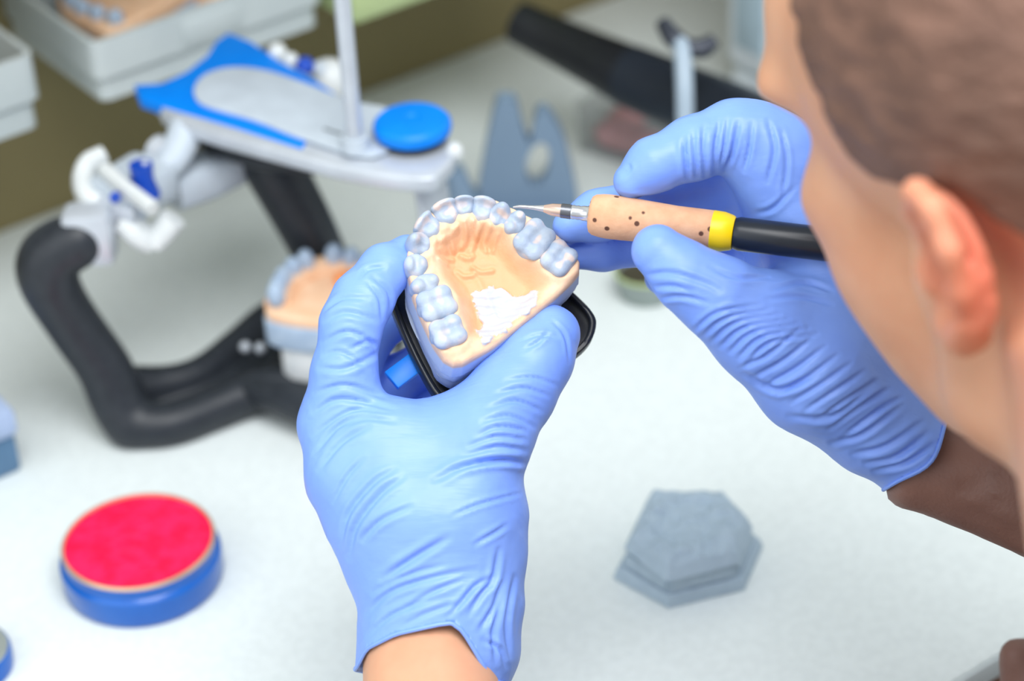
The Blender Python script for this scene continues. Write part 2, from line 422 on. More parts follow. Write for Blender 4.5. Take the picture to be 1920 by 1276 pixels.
# upper member: silver plate with blue wings
ZU = 150
sil = lp((300, 205, ZU), (560, 290, ZU), (700, 322, ZU), (800, 332, ZU), (828, 318, ZU), (852, 290, ZU), (846, 262, ZU), (735, 212, ZU), (640, 178, ZU), (560, 125, ZU), (455, 80, ZU), (410, 130, ZU))
oc = [tuple(p[:2]) for p in sil]
def ccw(o):
    A = sum(o[i][0]*o[(i+1) % len(o)][1]-o[(i+1) % len(o)][0]*o[i][1] for i in range(len(o)))
    return o if A > 0 else o[::-1]
MB(AF).prism(ccw([tuple(p) for p in closed_spline(ccw(oc), 4)]), ZU-9, ZU-.6, 2.0).build('upper_frame', M_sil, art)
blue = lp((252, 160, ZU), (262, 184, ZU), (310, 200, ZU), (440, 238, ZU), (566, 278, ZU), (572, 266, ZU), (480, 228, ZU), (385, 200, ZU), (362, 175, ZU), (378, 148, ZU), (430, 133, ZU), (500, 138, ZU), (650, 190, ZU), (648, 180, ZU), (590, 150, ZU), (530, 118, ZU), (470, 78, ZU), (428, 62, ZU), (405, 78, ZU), (388, 105, ZU), (350, 135, ZU), (305, 157, ZU))
fill = lp((252, 160, ZU), (262, 184, ZU), (310, 200, ZU), (440, 238, ZU), (566, 278, ZU), (574, 264, ZU), (650, 190, ZU), (590, 150, ZU), (530, 118, ZU), (470, 78, ZU), (428, 62, ZU), (405, 78, ZU), (388, 105, ZU), (350, 135, ZU), (305, 157, ZU))
MB(AF).prism(ccw([tuple(p[:2]) for p in fill]), ZU-6, ZU+.6, 1.2).build('blue_cover', M_blue, art)
inset = lp((574, 268, ZU), (480, 232, ZU), (392, 206, ZU), (368, 190, ZU), (366, 168, ZU), (388, 145, ZU), (435, 133, ZU), (500, 139, ZU), (580, 165, ZU), (660, 196, ZU), (735, 212, ZU), (760, 250, ZU), (700, 300, ZU))
MB(AF).prism(ccw([tuple(p) for p in closed_spline(ccw([tuple(p[:2]) for p in inset]), 4)]), ZU+.5, ZU+2.4, .5).build('grey_inlay', M_cov, art)
scr = L_(628, 248, ZU+2.4); MB(AF).box((scr[0]-7, scr[1]-.6, ZU+2.3), (scr[0]+7, scr[1]+.6, ZU+2.6), 0).build('engraved_mark', M_blk, art)
# white side rail seen under the blue edge
rl = lp((300, 208, ZU-8), (440, 250, ZU-8), (600, 292, ZU-8), (720, 318, ZU-8), (815, 318, ZU-8))
MB(AF).tube(rl, [2, 3, 3.4, 3.4, 3.6], 12, sub=5, ry=[3, 4, 5, 5, 5]).build('side_rail', M_wht, art)
# front bracket going down
fb = lp((790, 318, ZU-8)); f0 = fb[0]
MB(AF).tube([f0+[0, 2, 2], f0+[4, 2, -14], f0+[6, 2, -60], [f0[0]+4, f0[1]+2, 19]], [11, 11.5, 11, 10], 20, sub=4, ry=[4, 4.5, 4.5, 4]).build('front_bracket', M_sil, art)
# incisal pin
rb = L_(668, 285, ZU); MB(AF).tube([rb+[0, 0, -8], rb+[0, 0, 12], rb+[0, 0, 235]], [4.0, 4.0, 4.0], 24).build('incisal_pin', M_sil, art)
MB(AF).tube([rb+[0, 0, 2], rb+[0, 0, 9]], [7.5, 6.5], 28).build('pin_collar', M_cov, art)
# blue knob
kb = L_(775, 262, ZU); kf = Frame(AF(kb), aX, aY)
kn = MB(kf).lathe([(8, -4), (8.5, 1), (16, 2), (17.6, 3)], 40).build('knob_neck', M_blk, art)
MB(kf).lathe([(16, 3), (18.5, 5), (19, 7), (18.6, 9.6), (17, 11.2), (8, 12.2), (4, 12.3), (3.2, 11.2), (.01, 11)], 56).build('blue_knob', M_blue, art)
sk = L_(852, 285, ZU-2); MB(AF).ball(sk, (4.5, 4.5, 5)).build('end_screw', M_wht, art)
# black cross bar below the upper member
MB(AF).tube(lp((378, 258, 128), (430, 275, 128), (520, 298, 128), (612, 312, 128)), [5, 8, 8, 4], 20, sub=5, ry=[5, 6.5, 6, 4]).build('cross_bar', M_blk, art)
# lower frame: near post, far post, base
npost = lp((150, 448, 114), (92, 480, 106), (92, 530, 92), (140, 610, 64), (196, 690, 38), (222, 752, 20), (246, 798, 9))
fpost = lp((470, 250, 124), (510, 310, 110), (545, 370, 92), (582, 440, 70), (618, 520, 40), (640, 590, 12))
rail = lp((246, 798, 9), (325, 794, 9), (410, 762, 10), (480, 735, 11), (560, 725, 12), (700, 705, 12))
rail2 = lp((240, 725, 16), (290, 722, 13), (370, 700, 12), (450, 640, 13), (520, 590, 14), (640, 560, 14))
allq = np.vstack([npost, fpost, rail, rail2]); lo_, hi_ = allq.min(0)-18, allq.max(0)+18; lo_[2] = .3; ax, X = grid(lo_, hi_, 1.5); D = None
for pts, rr in ((npost, (12.5, 12.5, 12.5, 12, 12, 12, 10.5)), (fpost, (12, 13, 13, 12.5, 12, 11)), (rail, (10.5, 9.5, 9, 9.5, 11, 12)), (rail2, (10, 8, 7, 7, 8, 8))):
    pts = spline(pts, 4); rr = spline(np.array(rr, float)[:, None], 4)[:, 0]
    for a, b_, r0, r1 in zip(pts[:-1], pts[1:], rr[:-1], rr[1:]):
        d = cone_d(X, a, r0, b_, r1); D = d if D is None else smin(D, d, 5)
pp_ = [L_(*q)[:2] for q in ((255, 790, 3), (300, 725, 3), (440, 680, 3), (540, 600, 3), (660, 580, 3), (760, 640, 3), (700, 730, 3), (540, 745, 3), (380, 790, 3))]
gx2, gy2 = np.meshgrid(ax[0], ax[1], indexing='ij'); D = smin(D, np.maximum(poly_sd(gx2, gy2, ccw([tuple(p) for p in pp_]))[:, :, None], abs(X[2]-5)-4.5), 5)
D = np.maximum(D, 1.2-X[2]).astype(np.float32); V, Qd = nets(D, ax, 14); meshobj('lower_frame', AF(V), Qd, M_blk, art)
tb = L_(585, 700, 20); b = MB(AF); b.box((tb[0]-26, tb[1]-30, 10), (tb[0]+44, tb[1]+26, 22), 4); b.build('mounting_table', M_blk, art)
MB(AF).tube([[tb[0]+30, tb[1], 9], [(tb[0]+30+f0[0])/2, (tb[1]+f0[1])/2, 9], [f0[0]+8, f0[1]+2, 9.5]], [13, 12, 13], 24, sub=5, ry=[8, 7.5, 9], power=2.6).build('front_rail', M_blk, art)
for q in ((460, 650, 26), (488, 652, 26)):
    MB(AF).ball(L_(*q), (3, 3, 3)).build('screw', M_sil, art)
# near condyle joint: white clamp, silver blocks, blue knob
b = MB(AF); p = L_(172, 428, 118)
jf = Frame(AF(p), aX*.8+aY*.5, aY)
b.box((-13, -10, -17), (11, 8, 12), 4, jf); b.build('joint_block', M_sil, art)
MB(AF).tube(lp((190, 400, 122), (225, 395, 122), (262, 400, 122)), [9, 7, 7], 18).build('joint_axle', M_sil, art)
# white C clamp
cl = lp((196, 292, 136), (165, 312, 134), (156, 345, 130), (170, 378, 126), (205, 392, 122))
MB(AF).tube(cl, [4, 5, 5.5, 5, 5], 18, sub=5, ry=[6, 7, 7, 7, 6]).build('clamp_arch', M_wht, art)
MB(AF).tube(lp((196, 318, 140), (235, 352, 138), (288, 392, 134)), [3.2, 3.2, 3.2], 12, ry=[3.5, 3.5, 3.5], power=4).build('clamp_lever', M_wht, art)
p = L_(262, 345, 128); f3 = Frame(AF(p), aX, aY)
MB(f3).box((-17, -20, -12), (12, 16, 8), 4).build('clamp_body', M_cov, art)
kb_ = MB(AF); q = L_(268, 335, 138); kb_.tube([q+[0, 0, -9], q, q+[0, 0, 8]], [7.5, 5.2, 5.8], 20); kb_.ball(q+[-4, -2, -4], (4.5, 4.5, 4)); kb_.build('clamp_knob', M_dblue, art)
MB(AF).ball(L_(272, 306, 146), 1.8).build('knob_screw', M_sil, art)
MB(AF).ball(L_(216, 370, 136), (2.6, 3, 3)).build('pivot_pin', M_dblue, art)
MB(AF).tube(lp((228, 415, 118), (262, 440, 112), (285, 458, 106)), [6, 7, 5.5], 16, sub=3).build('wing_nut', M_wht, art)
MB(AF).tube(lp((285, 460, 106), (308, 432, 112), (326, 408, 118)), [5.5, 6.5, 6.5], 16, sub=3).build('wing_nut', M_wht, art)
MB(AF).tube(lp((300, 330, 128), (330, 290, 134), (350, 240, 142)), [7, 8, 9], 20, sub=3).build('joint_arm', M_cov, art)
MB(AF).ball(L_(345, 258, 138), (7, 7, 7)).build('joint_ball', M_wht, art)
MB(AF).tube(lp((320, 355, 112), (380, 330, 112), (440, 305, 112)), [10, 11, 10], 18, sub=3, power=4).build('rear_bar', M_cov, art)
MB(AF).tube(lp((290, 275, 136), (310, 290, 134)), [7, 7], 16).build('joint_pin', M_sil, art)
# far condyle
for q, r, m, n in (((520, 98, 150), 5, M_wht, 'adjuster_screw'), ((545, 112, 150), 4, M_wht, 'adjuster_screw'), ((572, 124, 150), 5, M_dblue, 'adjuster_screw'), ((598, 132, 140), 5, M_cov, 'adjuster_screw')):
    MB(AF).ball(L_(*q), (r, r, r)).build(n, m, art)
MB(AF).tube(lp((585, 165, 128), (620, 150, 132), (645, 140, 134)), [9, 12, 9], 20, sub=3).build('far_condyle_cap', M_wht, art)
MB(AF).tube(lp((600, 160, 120), (560, 230, 112), (500, 300, 112)), [9, 11, 12], 20, sub=3).build('far_joint', M_blk, art)

# lower cast mounted on the articulator
lc = G(628, 560, 58); lc_fr = Frame(lc, aX*.85+aY*.35, -aX*.35+aY*.85)
cst = thing('dental_cast', 'peach and blue-grey dental cast mounted on the articulator behind the hand', 'dental cast', G(615, 640, 30))
f2 = lc_fr
wm = [(-24, -20), (-22, 10), (-8, 22), (12, 22), (26, 8), (24, -18), (4, -24)]
MB(f2).prism(ccw([tuple(p) for p in closed_spline(wm, 4)]), -38.5, -14, 4).build('plaster_mount', M_white, cst)
ob = closed_spline([(-32, -18), (-32, 4), (-23, 22), (-6, 29), (14, 27), (30, 13), (33, -8), (27, -23), (0, -27), (-23, -25)], 4)
MB(f2).prism(ccw([tuple(p) for p in ob]), -17, -1, 2.5).build('stone_base', M_gstone, cst)
MB(f2).prism(ccw([tuple(p*.97) for p in ob]), -3, 4, 2).build('gum_arch', M_peach, cst)
ar = [(-25, -16), (-26, 0), (-19, 15), (-6, 22), (12, 20), (24, 9), (27, -6), (22, -19)]
ars = spline(ar, 4); MB(f2).tube([(x, y, 4) for x, y in ars], 6.5, 16).build('gum_ridge', M_peach, cst)
rg = np.random.default_rng(4)
for i, (x, y) in enumerate(spline(ar, 2)):
    if i in (5,): continue
    a_ = 2*math.pi*rg.random(); b = MB(f2)
    b.ball((x, y, 9+rg.random()*2), (4.8, 4.8, 5.5+2*rg.random()), 14); b.ball((x+2*math.cos(a_), y+2*math.sin(a_), 13), (2.4, 2.4, 3.4), 10); b.build('tooth', M_gstone, cst)
M_orange = mat('orange_wax', (240, 150, 90), .4)
for q, r in (((4, 10, 6), (7, 6, 4)), ((14, -2, 6), (8, 7, 4))): MB(f2).ball(q, r, 16).build('orange_spot', M_orange, cst)

# ================================================================== things on the desk
# red wax tin
M_tin = mat('blue_tin_enamel', (6, 98, 190), .3, col2=(4, 92, 184), coat=.3)
M_red = mat('red_pressed_wax', (252, 24, 92), .55, col2=(244, 0, 70), scale=110, bump=.0008, bscale=240, contrast=(.4, .6))
M_gold = mat('tin_rim_metal', (214, 178, 150), .3, metal=.5)
tc0 = (G(112, 1040, 22)+G(412, 990, 22)+G(270, 927, 22)+G(240, 1100, 22))/4; tc0[2] = DZ
R = 36.0; tf = Frame(tc0, (1, 0, 0), (0, 1, 0))
tin = thing('wax_tin', 'round blue tin filled with bright red wax on the desk', 'tin', tc0)
MB(tf).lathe([(R-1.5, 0.2), (R+.6, 1.2), (R+1.4, 3), (R+1.4, 14), (R+.4, 15.2), (R-.6, 16), (R-.6, 21.4), (R-1.4, 21.4), (R-1.4, 14)], 72).build('tin_body', M_tin, tin)
MB(tf).lathe([(R-1.6, 20.6), (R-.5, 20.9), (R-.2, 22), (R-.9, 22.9), (R-1.8, 22.7), (R-1.8, 20)], 72).build('rim', M_gold, tin)
V = []; Fc = []; n = 64; rings = 30
for i in range(rings+1):
    for k in range(n):
        r = (R-1.6)*i/rings; a = 2*math.pi*k/n; V.append((r*math.cos(a), r*math.sin(a), 21.3))
V = np.array(V); V[:, 2] += vnoise(V, 4, 3)*.35+vnoise(V, 9, 5)*.3
for i in range(rings):
    for k in range(n): a, b_ = i*n+k, i*n+(k+1) % n; Fc.append([a, a+n, b_+n, b_])
meshobj('wax_filling', tf(V), Fc, M_red, tin)

# second round tin cut by the corner
M_silt = mat('tin_lid_grey', (168, 176, 172), .35, metal=.4)
c0 = G(-62, 1228, 8); c0[2] = DZ; f4 = Frame(c0, (1, 0, 0), (0, 1, 0)); t = thing('round_tin', 'blue-rimmed round tin cut by the lower left photo corner', 'tin', c0)
MB(f4).lathe([(18, .2), (19.6, 1), (20, 9), (19.2, 11)], 48).build('tin_body', M_tin, t); MB(f4).lathe([(19, 10.8), (18.4, 12), (.01, 12.3)], 48).build('lid', M_silt, t)

# blue grey box at the left edge
M_bb = mat('slate_blue_plastic', (84, 118, 150), .45); M_bl = mat('frosted_lid', (172, 190, 222), .35, alpha=.92)
c0 = G(50, 878, 0); fx = dW; f5 = Frame(c0, dW, nW); t = thing('plastic_box', 'slate blue plastic box with a pale lid at the left edge', 'box', f5(np.array([-45, 30, 0])))
MB(f5).box((-110, 0, .1), (-2, 66, 22), 2.5).build('box_body', M_bb, t); MB(f5).box((-112, -2, 21.8), (0, 68, 38), 4).build('lid', M_bl, t)

# hexagonal grey cast
M_grey = mat('grey_stone', (172, 190, 204), .75, col2=(164, 182, 197), scale=200, bump=.00025)
ho = G(1290, 1040, 0); hf = Frame(ho, (1, 0, 0), (0, 1, 0)); t = thing('dental_cast', 'small grey six-sided dental cast standing alone on the desk', 'dental cast', ho)
ZT = 25
tq = [hf.inv(G(*q, ZT))[:2] for q in ((1182, 1006), (1253, 1062), (1376, 1030), (1400, 968), (1352, 918), (1222, 922))]
tcn_ = np.mean(tq, 0); bq = [hf.inv(G(*q, 0))[:2] for q in ((1150, 1086), (1253, 1142), (1396, 1108), (1431, 1026))]+[tcn_+(tq[4]-tcn_)*1.25, tcn_+(tq[5]-tcn_)*1.2]
def loft(rings, nm, m):
    n = len(rings[0][0]); V = []; Fc = []
    for r, z in rings: V += [(p[0], p[1], z) for p in r]
    for a in range(len(rings)-1):
        for k in range(n): k2 = (k+1) % n; Fc.append([a*n+k, a*n+k2, (a+1)*n+k2, (a+1)*n+k])
    Fc += [list(range(n))[::-1], [(len(rings)-1)*n+k for k in range(n)]]
    return MB(hf).add(V, Fc).build(nm, m, t, smooth=False)
def mixr(k, off=0):                          # outline between base (0) and top (1), pulled in by off mm
    r = [b_*(1-k)+t_*k for b_, t_ in zip(bq, tq)]; c = np.mean(r, 0); return [p-nrm(p-c)*off for p in r]
loft([(mixr(0, .8), .1), (mixr(0), .9), (mixr(.22), 6.6), (mixr(.28, .8), 7.6)], 'base_step', M_grey)
loft([(mixr(.28, 2.6), 7.2), (mixr(.32, 2.2), 8.2), (mixr(.62, 2.2), 17.4), (mixr(.66, 3.2), 18.4)], 'base_block', M_grey)
top = np.array(tq); ax, X = grid((top[:, 0].min()-8, top[:, 1].min()-8, 16), (top[:, 0].max()+8, top[:, 1].max()+8, 38), .8)
px_, py_ = np.meshgrid(ax[0], ax[1], indexing='ij'); sd = poly_sd(px_, py_, closed_spline(tq, 1))
pp = np.stack([px_.ravel(), py_.ravel(), 0*px_.ravel()], 1)
hgt = 26.0+1.5*vnoise(pp, 7, 1).reshape(px_.shape)+1.3*vnoise(pp, 3.0, 2).reshape(px_.shape)+1.6*np.exp(-((sd+6)/4.)**2)
D = smax(sd[:, :, None]+(X[2]-ZT)*.45, X[2]-hgt[:, :, None], 1.5); D = np.maximum(D, 18.2-X[2])
V, Qd = nets(D.astype(np.float32), ax, 1); meshobj('arch_relief', hf(V), Qd, M_grey, t)
for p in (0, 1, 2):
    def side(k, z, u, o): r = mixr(k, 0); A, B = r[p], r[p+1]; q_ = A+(B-A)*u; nn_ = np.array([(B-A)[1], -(B-A)[0]]); nn_ = nn_/np.linalg.norm(nn_); return (*(q_+nn_*o), z)
    z0_, z1_, k0, k1 = 9.6, 15.4, .36, .56
    V = [side(k0, z0_, .08, -3.5), side(k0, z0_, .92, -3.5), side(k1, z1_, .92, -3.5), side(k1, z1_, .08, -3.5), side(k0, z0_, .08, -.9), side(k0, z0_, .92, -.9), side(k1, z1_, .92, -.9), side(k1, z1_, .08, -.9)]
    MB(hf).add(V, [[0, 3, 2, 1], [4, 5, 6, 7], [0, 1, 5, 4], [1, 2, 6, 5], [2, 3, 7, 6], [3, 0, 4, 7]]).build('face_panel', M_grey, t, smooth=False)

# grey blue forked stand
M_gb = mat('grey_blue_plastic', (126, 148, 170), .45, col2=(118, 140, 164), scale=10)
so = G(1000, 400, 0); sf = Frame(so, nrm(RT*[1, 1, 0]), (0, 0, 1)); sfz = sf
def SL(px, py):                              # on an upright plane through the stand's foot, facing the room
    d = FW+RT*((px-CX)/F)-UP*((py-CY)/F); n = sf.z; tt = ((sf.o-CAM)@n)/(d@n); return sf.inv(CAM+tt*d)[:2]
ot = [(905, 400), (925, 205), (945, 182), (968, 188), (978, 225), (994, 262), (1004, 212), (1022, 203), (1048, 235), (1066, 290), (1072, 400)]
ho_ = [(1008+22*math.cos(a)*1.0+6*math.sin(a), 300-42*math.sin(a)) for a in np.linspace(0, 2*math.pi, 24, endpoint=False)]
def slab_with_hole(m, o, h, z0, z1):
    import mathutils
    o = [tuple(p) for p in o]; h = [tuple(p) for p in h]
    tri = mathutils.geometry.tessellate_polygon([[Vector((*p, 0)) for p in o], [Vector((*p, 0)) for p in h]])
    al = o+h; n = len(al); V = [(*p, z0) for p in al]+[(*p, z1) for p in al]; Fc = []
    for a in tri: Fc.append([a[0]+n, a[1]+n, a[2]+n]); Fc.append([a[2], a[1], a[0]])
    for i in range(len(o)): j = (i+1) % len(o); Fc.append([i, j, j+n, i+n])
    for i in range(len(h)): j = (i+1) % len(h); Fc.append([len(o)+j, len(o)+i, len(o)+i+n, len(o)+j+n])
    m.add(V, Fc)
t = thing('forked_stand', 'grey-blue forked plastic stand with an oval hole behind the cast', 'stand', so)
b = MB(sf); slab_with_hole(b, ccw([tuple(SL(*p)) for p in closed_spline(ot, 3)]), ccw([tuple(SL(*p)) for p in ho_])[::-1], -6, 6)
b.build('forked_plate', M_gb, t, smooth=False)
a0 = SL(905, 398); a1 = SL(1072, 398)
MB(sf).box((a0[0]-34, -2 if False else a0[1]-6, -22), (a1[0]+2, a0[1]+6, 26), 3).build('foot', M_gb, t)
q0 = SL(835, 395); q1 = SL(850, 300)
MB(sf).tube([(q1[0], q1[1], 8), ((q0[0]+a0[0])/2, a0[1]+4, 8)], [6, 12], 16).build('side_arm', M_gb, t)

# dark suction nozzle hose
M_hose = mat('black_rubber', (22, 24, 28), .4, col2=(28, 30, 36), scale=30)
ns_ = [P(972, 42, 1400), P(1075, 92, 1385), P(1180, 142, 1365), P(1290, 188, 1340), P(1420, 245, 1305), P(1560, 320, 1265), P(1700, 400, 1230)]
t = thing('suction_nozzle', 'black suction nozzle tube reaching up from the right behind the hands', 'suction nozzle', ns_[4])
MB().tube(ns_[:3], [.0125, .0145, .0175], 28, sub=6, up=(0, 1, 0)).build('nozzle_tip', M_hose, t)
MB().tube(ns_[2:], [.0180, .0190, .020, .021, .021], 28, sub=6, up=(0, 1, 0)).build('nozzle_tube', mat('charcoal_plastic', (30, 36, 46), .4), t)
bpz = ns_[5]; b = MB(Frame([bpz[0], bpz[1], DZ], (1, 0, 0), (0, 1, 0))); b.lathe([(38, .2), (38, 6), (34, 9), (9, 14), (8, (bpz[2]-DZ)*1000)], 32); b.build('nozzle_stand', mat('stand_charcoal', (60, 66, 74), .4), t)

# clear case with pink contents
M_clear = mat('frosted_clear_plastic', (170, 176, 180), .25, alpha=.16)
M_pink = mat('pink_acrylic', (232, 164, 164), .5, col2=(196, 140, 136), scale=60)
c0 = G(1082, 282, 0); f6 = Frame(c0, nrm(G(1230, 328)-c0), nrm(G(1030, 205)-c0)); t = thing('clear_case', 'clear plastic case of pink parts under the black nozzle', 'case', f6(np.array([50, 40, 0])))
b = MB(f6)
for lo, hi in (((0, 0, .1), (110, 1.6, 30)), ((0, 68.4, .1), (110, 70, 30)), ((0, 1.6, .1), (1.6, 68.4, 30)), ((108.4, 1.6, .1), (110, 68.4, 30)), ((1.6, 1.6, .1), (108.4, 68.4, 1.8))): b.box(lo, hi, .4)
b.build('case_walls', M_clear, t); MB(f6).box((-1.5, -1.5, 30.1), (111.5, 71.5, 33), 1).build('lid', M_clear, t)
for k, (px, py, r) in enumerate(((1118, 262, 12), (1160, 278, 13), (1078, 222, 10), (1200, 292, 11), (1130, 225, 11))):
    q = f6.inv(G(px, py, 4)); lump('pink_plate', f6, (min(max(q[0], r+3), 107-r), min(max(q[1], r+3), 66-r), 2), (r, r*.85, 9), M_pink, 'pink acrylic piece lying inside the clear case below the black nozzle', 'acrylic piece', 20+k, group='pink pieces inside the clear case')

# small glass dish with green rim
M_glass = mat('dish_glass', (160, 172, 168), .1, alpha=.7); M_dk = mat('dark_liquid', (74, 70, 58), .2)
c0 = G(1212, 550, 0); f7 = Frame(c0, (1, 0, 0), (0, 1, 0)); t = thing('glass_dish', 'small green-rimmed glass dish on the desk below the right hand', 'dish', c0)
MB(f7).lathe([(12, .2), (15, 1), (16.5, 8), (17, 15), (16, 15.2), (15.2, 8), (13, 3), (.01, 3)], 40).build('bowl', M_glass, t)
MB(f7).lathe([(16.6, 14.6), (17.8, 15.0), (17.8, 16.2), (16.4, 16.3), (16.2, 15.4)], 40).build('rim', M_green, t)
MB(f7).lathe([(15.4, 11.5), (9, 12), (.01, 12.2)], 32).build('liquid', M_dk, t)

# glass stem tool holder with a dark hook behind the nozzle
M_dtool = mat('dark_tool_metal', (60, 64, 74), .35, metal=.3)
sb = P(1285, 235, 1275); st = P(1280, 100, 1275)
t = thing('tool_holder', 'pale upright rod holding a dark bent tool behind the hand', 'tool holder', [sb[0], sb[1]-.004, DZ])
MB().tube([[sb[0], sb[1], DZ+.004], sb, st, P(1272, 74, 1280)], [.005, .0048, .0048, .0042], 18, sub=3).build('rod', mat('pale_rod', (160, 176, 190), .3), t)
MB(Frame([sb[0], sb[1], DZ], (1, 0, 0), (0, 1, 0))).lathe([(24, .2), (24, 4), (8, 7), (5, 10)], 32).build('foot', M_gb, t)
MB().tube([P(1242, 42, 1285), P(1262, 70, 1280), P(1290, 88, 1278), P(1318, 90, 1278), P(1340, 74, 1278)], [.004, .0055, .005, .0055, .004], 16, sub=4).build('bent_tool', M_dtool, t)

# white machine at the right
M_mach = mat('white_machine_plastic', (226, 234, 240), .4)
c0 = G(1350, 176, 0); f8 = Frame(c0, dW, nW); t = thing('bench_machine', 'white bench machine standing behind the raised hand', 'machine', f8(np.array([80, -60, 0])))
MB(f8).box((4, -120, .2), (190, -4, 20), 5).build('machine_base', M_mach, t)
MB(f8).box((0, -124, 19.8), (200, 0, 330), 12, seg=5).build('housing', M_mach, t)
MB(f8).box((-1.5, -40, 40), (.6, -14, 300), 1).build('side_panel', mat('machine_side_blue_grey', (178, 200, 212), .4), t)
# ================================================================== the dental cast held in the hand
ncam = nrm([0.10, 0.35, 0.93]); ucam = nrm(np.array([0.83, 0.555, 0.0])-ncam*np.dot([0.83, 0.555, 0.0], ncam)); wcam = np.cross(ncam, ucam)
def cam2w(v): return v[0]*RT+v[1]*UP-v[2]*FW
KF = Frame(P(925, 520, 895), cam2w(ucam), cam2w(wcam))     # x across the arch, y to the incisors, z out of the biting side (mm)
def K(px, py, n=0.0):
    d = FW+RT*((px-CX)/F)-UP*((py-CY)/F); o = KF.o+KF.z*n/1000.; t = ((o-CAM)@KF.z)/(d@KF.z); return KF.inv(CAM+t*d)
cast = thing('dental_cast', 'peach dental cast with grey-blue teeth held in the left gloved hand', 'dental cast', KF.o)
gum_px = [(868, 684), (850, 686), (832, 676), (812, 648), (790, 600), (774, 560), (764, 515), (762, 480), (766, 452), (782, 425), (806, 396), (835, 378), (868, 370), (905, 370), (940, 380), (975, 398), (1010, 414), (1045, 440), (1074, 466), (1088, 492), (1087, 512), (1072, 530), (1040, 560), (985, 604), (925, 652)]
gum = np.array([K(x, y, 0)[:2] for x, y in gum_px])
def K2(l, n=0): return [tuple(K(x, y, n)[:2]) for x, y in l]
# the line of the teeth, used to shape ridge and palate
arch = spline([K(x, y, 2)[:2] for x, y in ((860, 655), (840, 621), (819, 567), (797, 530), (782, 493), (789, 450), (808, 418), (838, 398), (870, 390), (908, 394), (938, 404), (966, 420), (1003, 447), (1049, 481), (1078, 500))], 4)
h = 0.42
lo = np.array([gum[:, 0].min()-3, gum[:, 1].min()-3, -13.]); hi = np.array([gum[:, 0].max()+3, gum[:, 1].max()+3, 5.])
ax, X = grid(lo, hi, h)
gx, gy = np.meshgrid(ax[0], ax[1], indexing='ij'); sdg = poly_sd(gx, gy, gum); da = line_d(gx, gy, arch.tolist())
pp = np.stack([gx.ravel(), gy.ravel(), 0*gx.ravel()], 1)
cen = np.array(K2([(925, 560)])[0]); ins_c = np.array(K2([(858, 380)])[0])
palate = poly_sd(gx, gy, K2([(870, 640), (852, 560), (822, 515), (808, 470), (822, 440), (858, 418), (905, 412), (950, 428), (985, 470), (1020, 500), (1040, 535), (985, 600), (930, 640)]))
dep = np.clip(-palate/9.0, 0, 1); dep = dep*dep*(3-2*dep)
H = 1.2-7.8*dep-0.6*np.clip((da-4)/6, 0, 1)
H += .25*vnoise(pp, 5, 11).reshape(gx.shape)+.10*vnoise(pp, 1.6, 12).reshape(gx.shape)
rug = [[(870, 425), (874, 440), (868, 456)], [(886, 424), (893, 440), (886, 462)], [(902, 424), (896, 440)], [(918, 432), (908, 448), (914, 462)], [(932, 444), (926, 462)], [(856, 432), (846, 446), (852, 462)], [(840, 446), (828, 458), (836, 468)], [(826, 470), (838, 478), (850, 478)], [(824, 488), (838, 492)], [(866, 470), (880, 476), (890, 470)], [(890, 494), (905, 500), (925, 498)], [(860, 500), (872, 508), (890, 506)]]
for r in rug:
    d = line_d(gx, gy, K2(spline(r, 4).tolist(), -2)); H += .85*np.exp(-(d/.9)**2)-.35*np.exp(-((d-1.7)/.8)**2)
d = line_d(gx, gy, K2([(872, 440), (885, 500), (915, 560), (930, 600)], -6)); H += .7*np.exp(-(d/1.3)**2)      # median line
patch_px = [(886, 545), (905, 535), (935, 530), (965, 545), (985, 548), (1008, 550), (1013, 572), (985, 598), (945, 628), (905, 650), (895, 620), (905, 600), (890, 575)]
patch = poly_sd(gx, gy, K2(patch_px, -4)); pj = patch+1.4*vnoise(pp, 2.6, 31).reshape(gx.shape)+.7*vnoise(pp, 1.1, 32).reshape(gx.shape)
H += .9*np.clip(-pj/.8, 0, 1)
ridges = np.sin((gx*.55+gy*.85)*2.0+vnoise(pp, 3, 33).reshape(gx.shape)*2)
H += .3*ridges*np.clip(-pj/1.2, 0, 1)
tcs = []
teeth = [  # px, py, length along the arch, width across it, kind, twist
    (840, 620, 12.6, 13.6, 'molar', 0), (819, 567, 13.4, 14.8, 'molar', 0), (797, 530, 8.8, 12.2, 'premolar', 0), (780, 494, 10.2, 9.6, 'premolar', 0),
    (785, 453, 10.2, 9.8, 'canine', 0), (803, 421, 10.8, 10.4, 'incisor', 0), (837, 395, 11.0, 10.6, 'incisor', 0), (871, 384, 8.6, 8.6, 'incisor', 0),
    (906, 389, 9.8, 10.6, 'incisor', 0), (938, 399, 9.4, 10.2, 'canine', 0), (966, 415, 8.6, 11.0, 'premolar', 0), (1003, 447, 13.6, 15.8, 'molar', 0), (1049, 482, 12.4, 13.6, 'molar', 0)]
cents = [K(x, y, 3.2)[:2] for x, y, *_ in teeth]
for c, t in zip(cents, teeth):             # gum collar dips
    d = np.hypot(gx-c[0], gy-c[1]); H += .8*np.exp(-((d-t[2]*.62)/1.6)**2)
side = sdg[:, :, None]-np.clip(-X[2], 0, 20)*.10
D = smax(side+.2, X[2]-H[:, :, None], 2.6); D = np.maximum(D, -10.5-X[2])
V, Qd = nets(D.astype(np.float32), ax, 2)
ii = np.clip(((V[:, 0]-ax[0][0])/h).round().astype(int), 0, len(ax[0])-1); jj = np.clip(((V[:, 1]-ax[1][0])/h).round().astype(int), 0, len(ax[1])-1)
topm = np.clip((V[:, 2]+6.8)/.8, 0, 1)*1
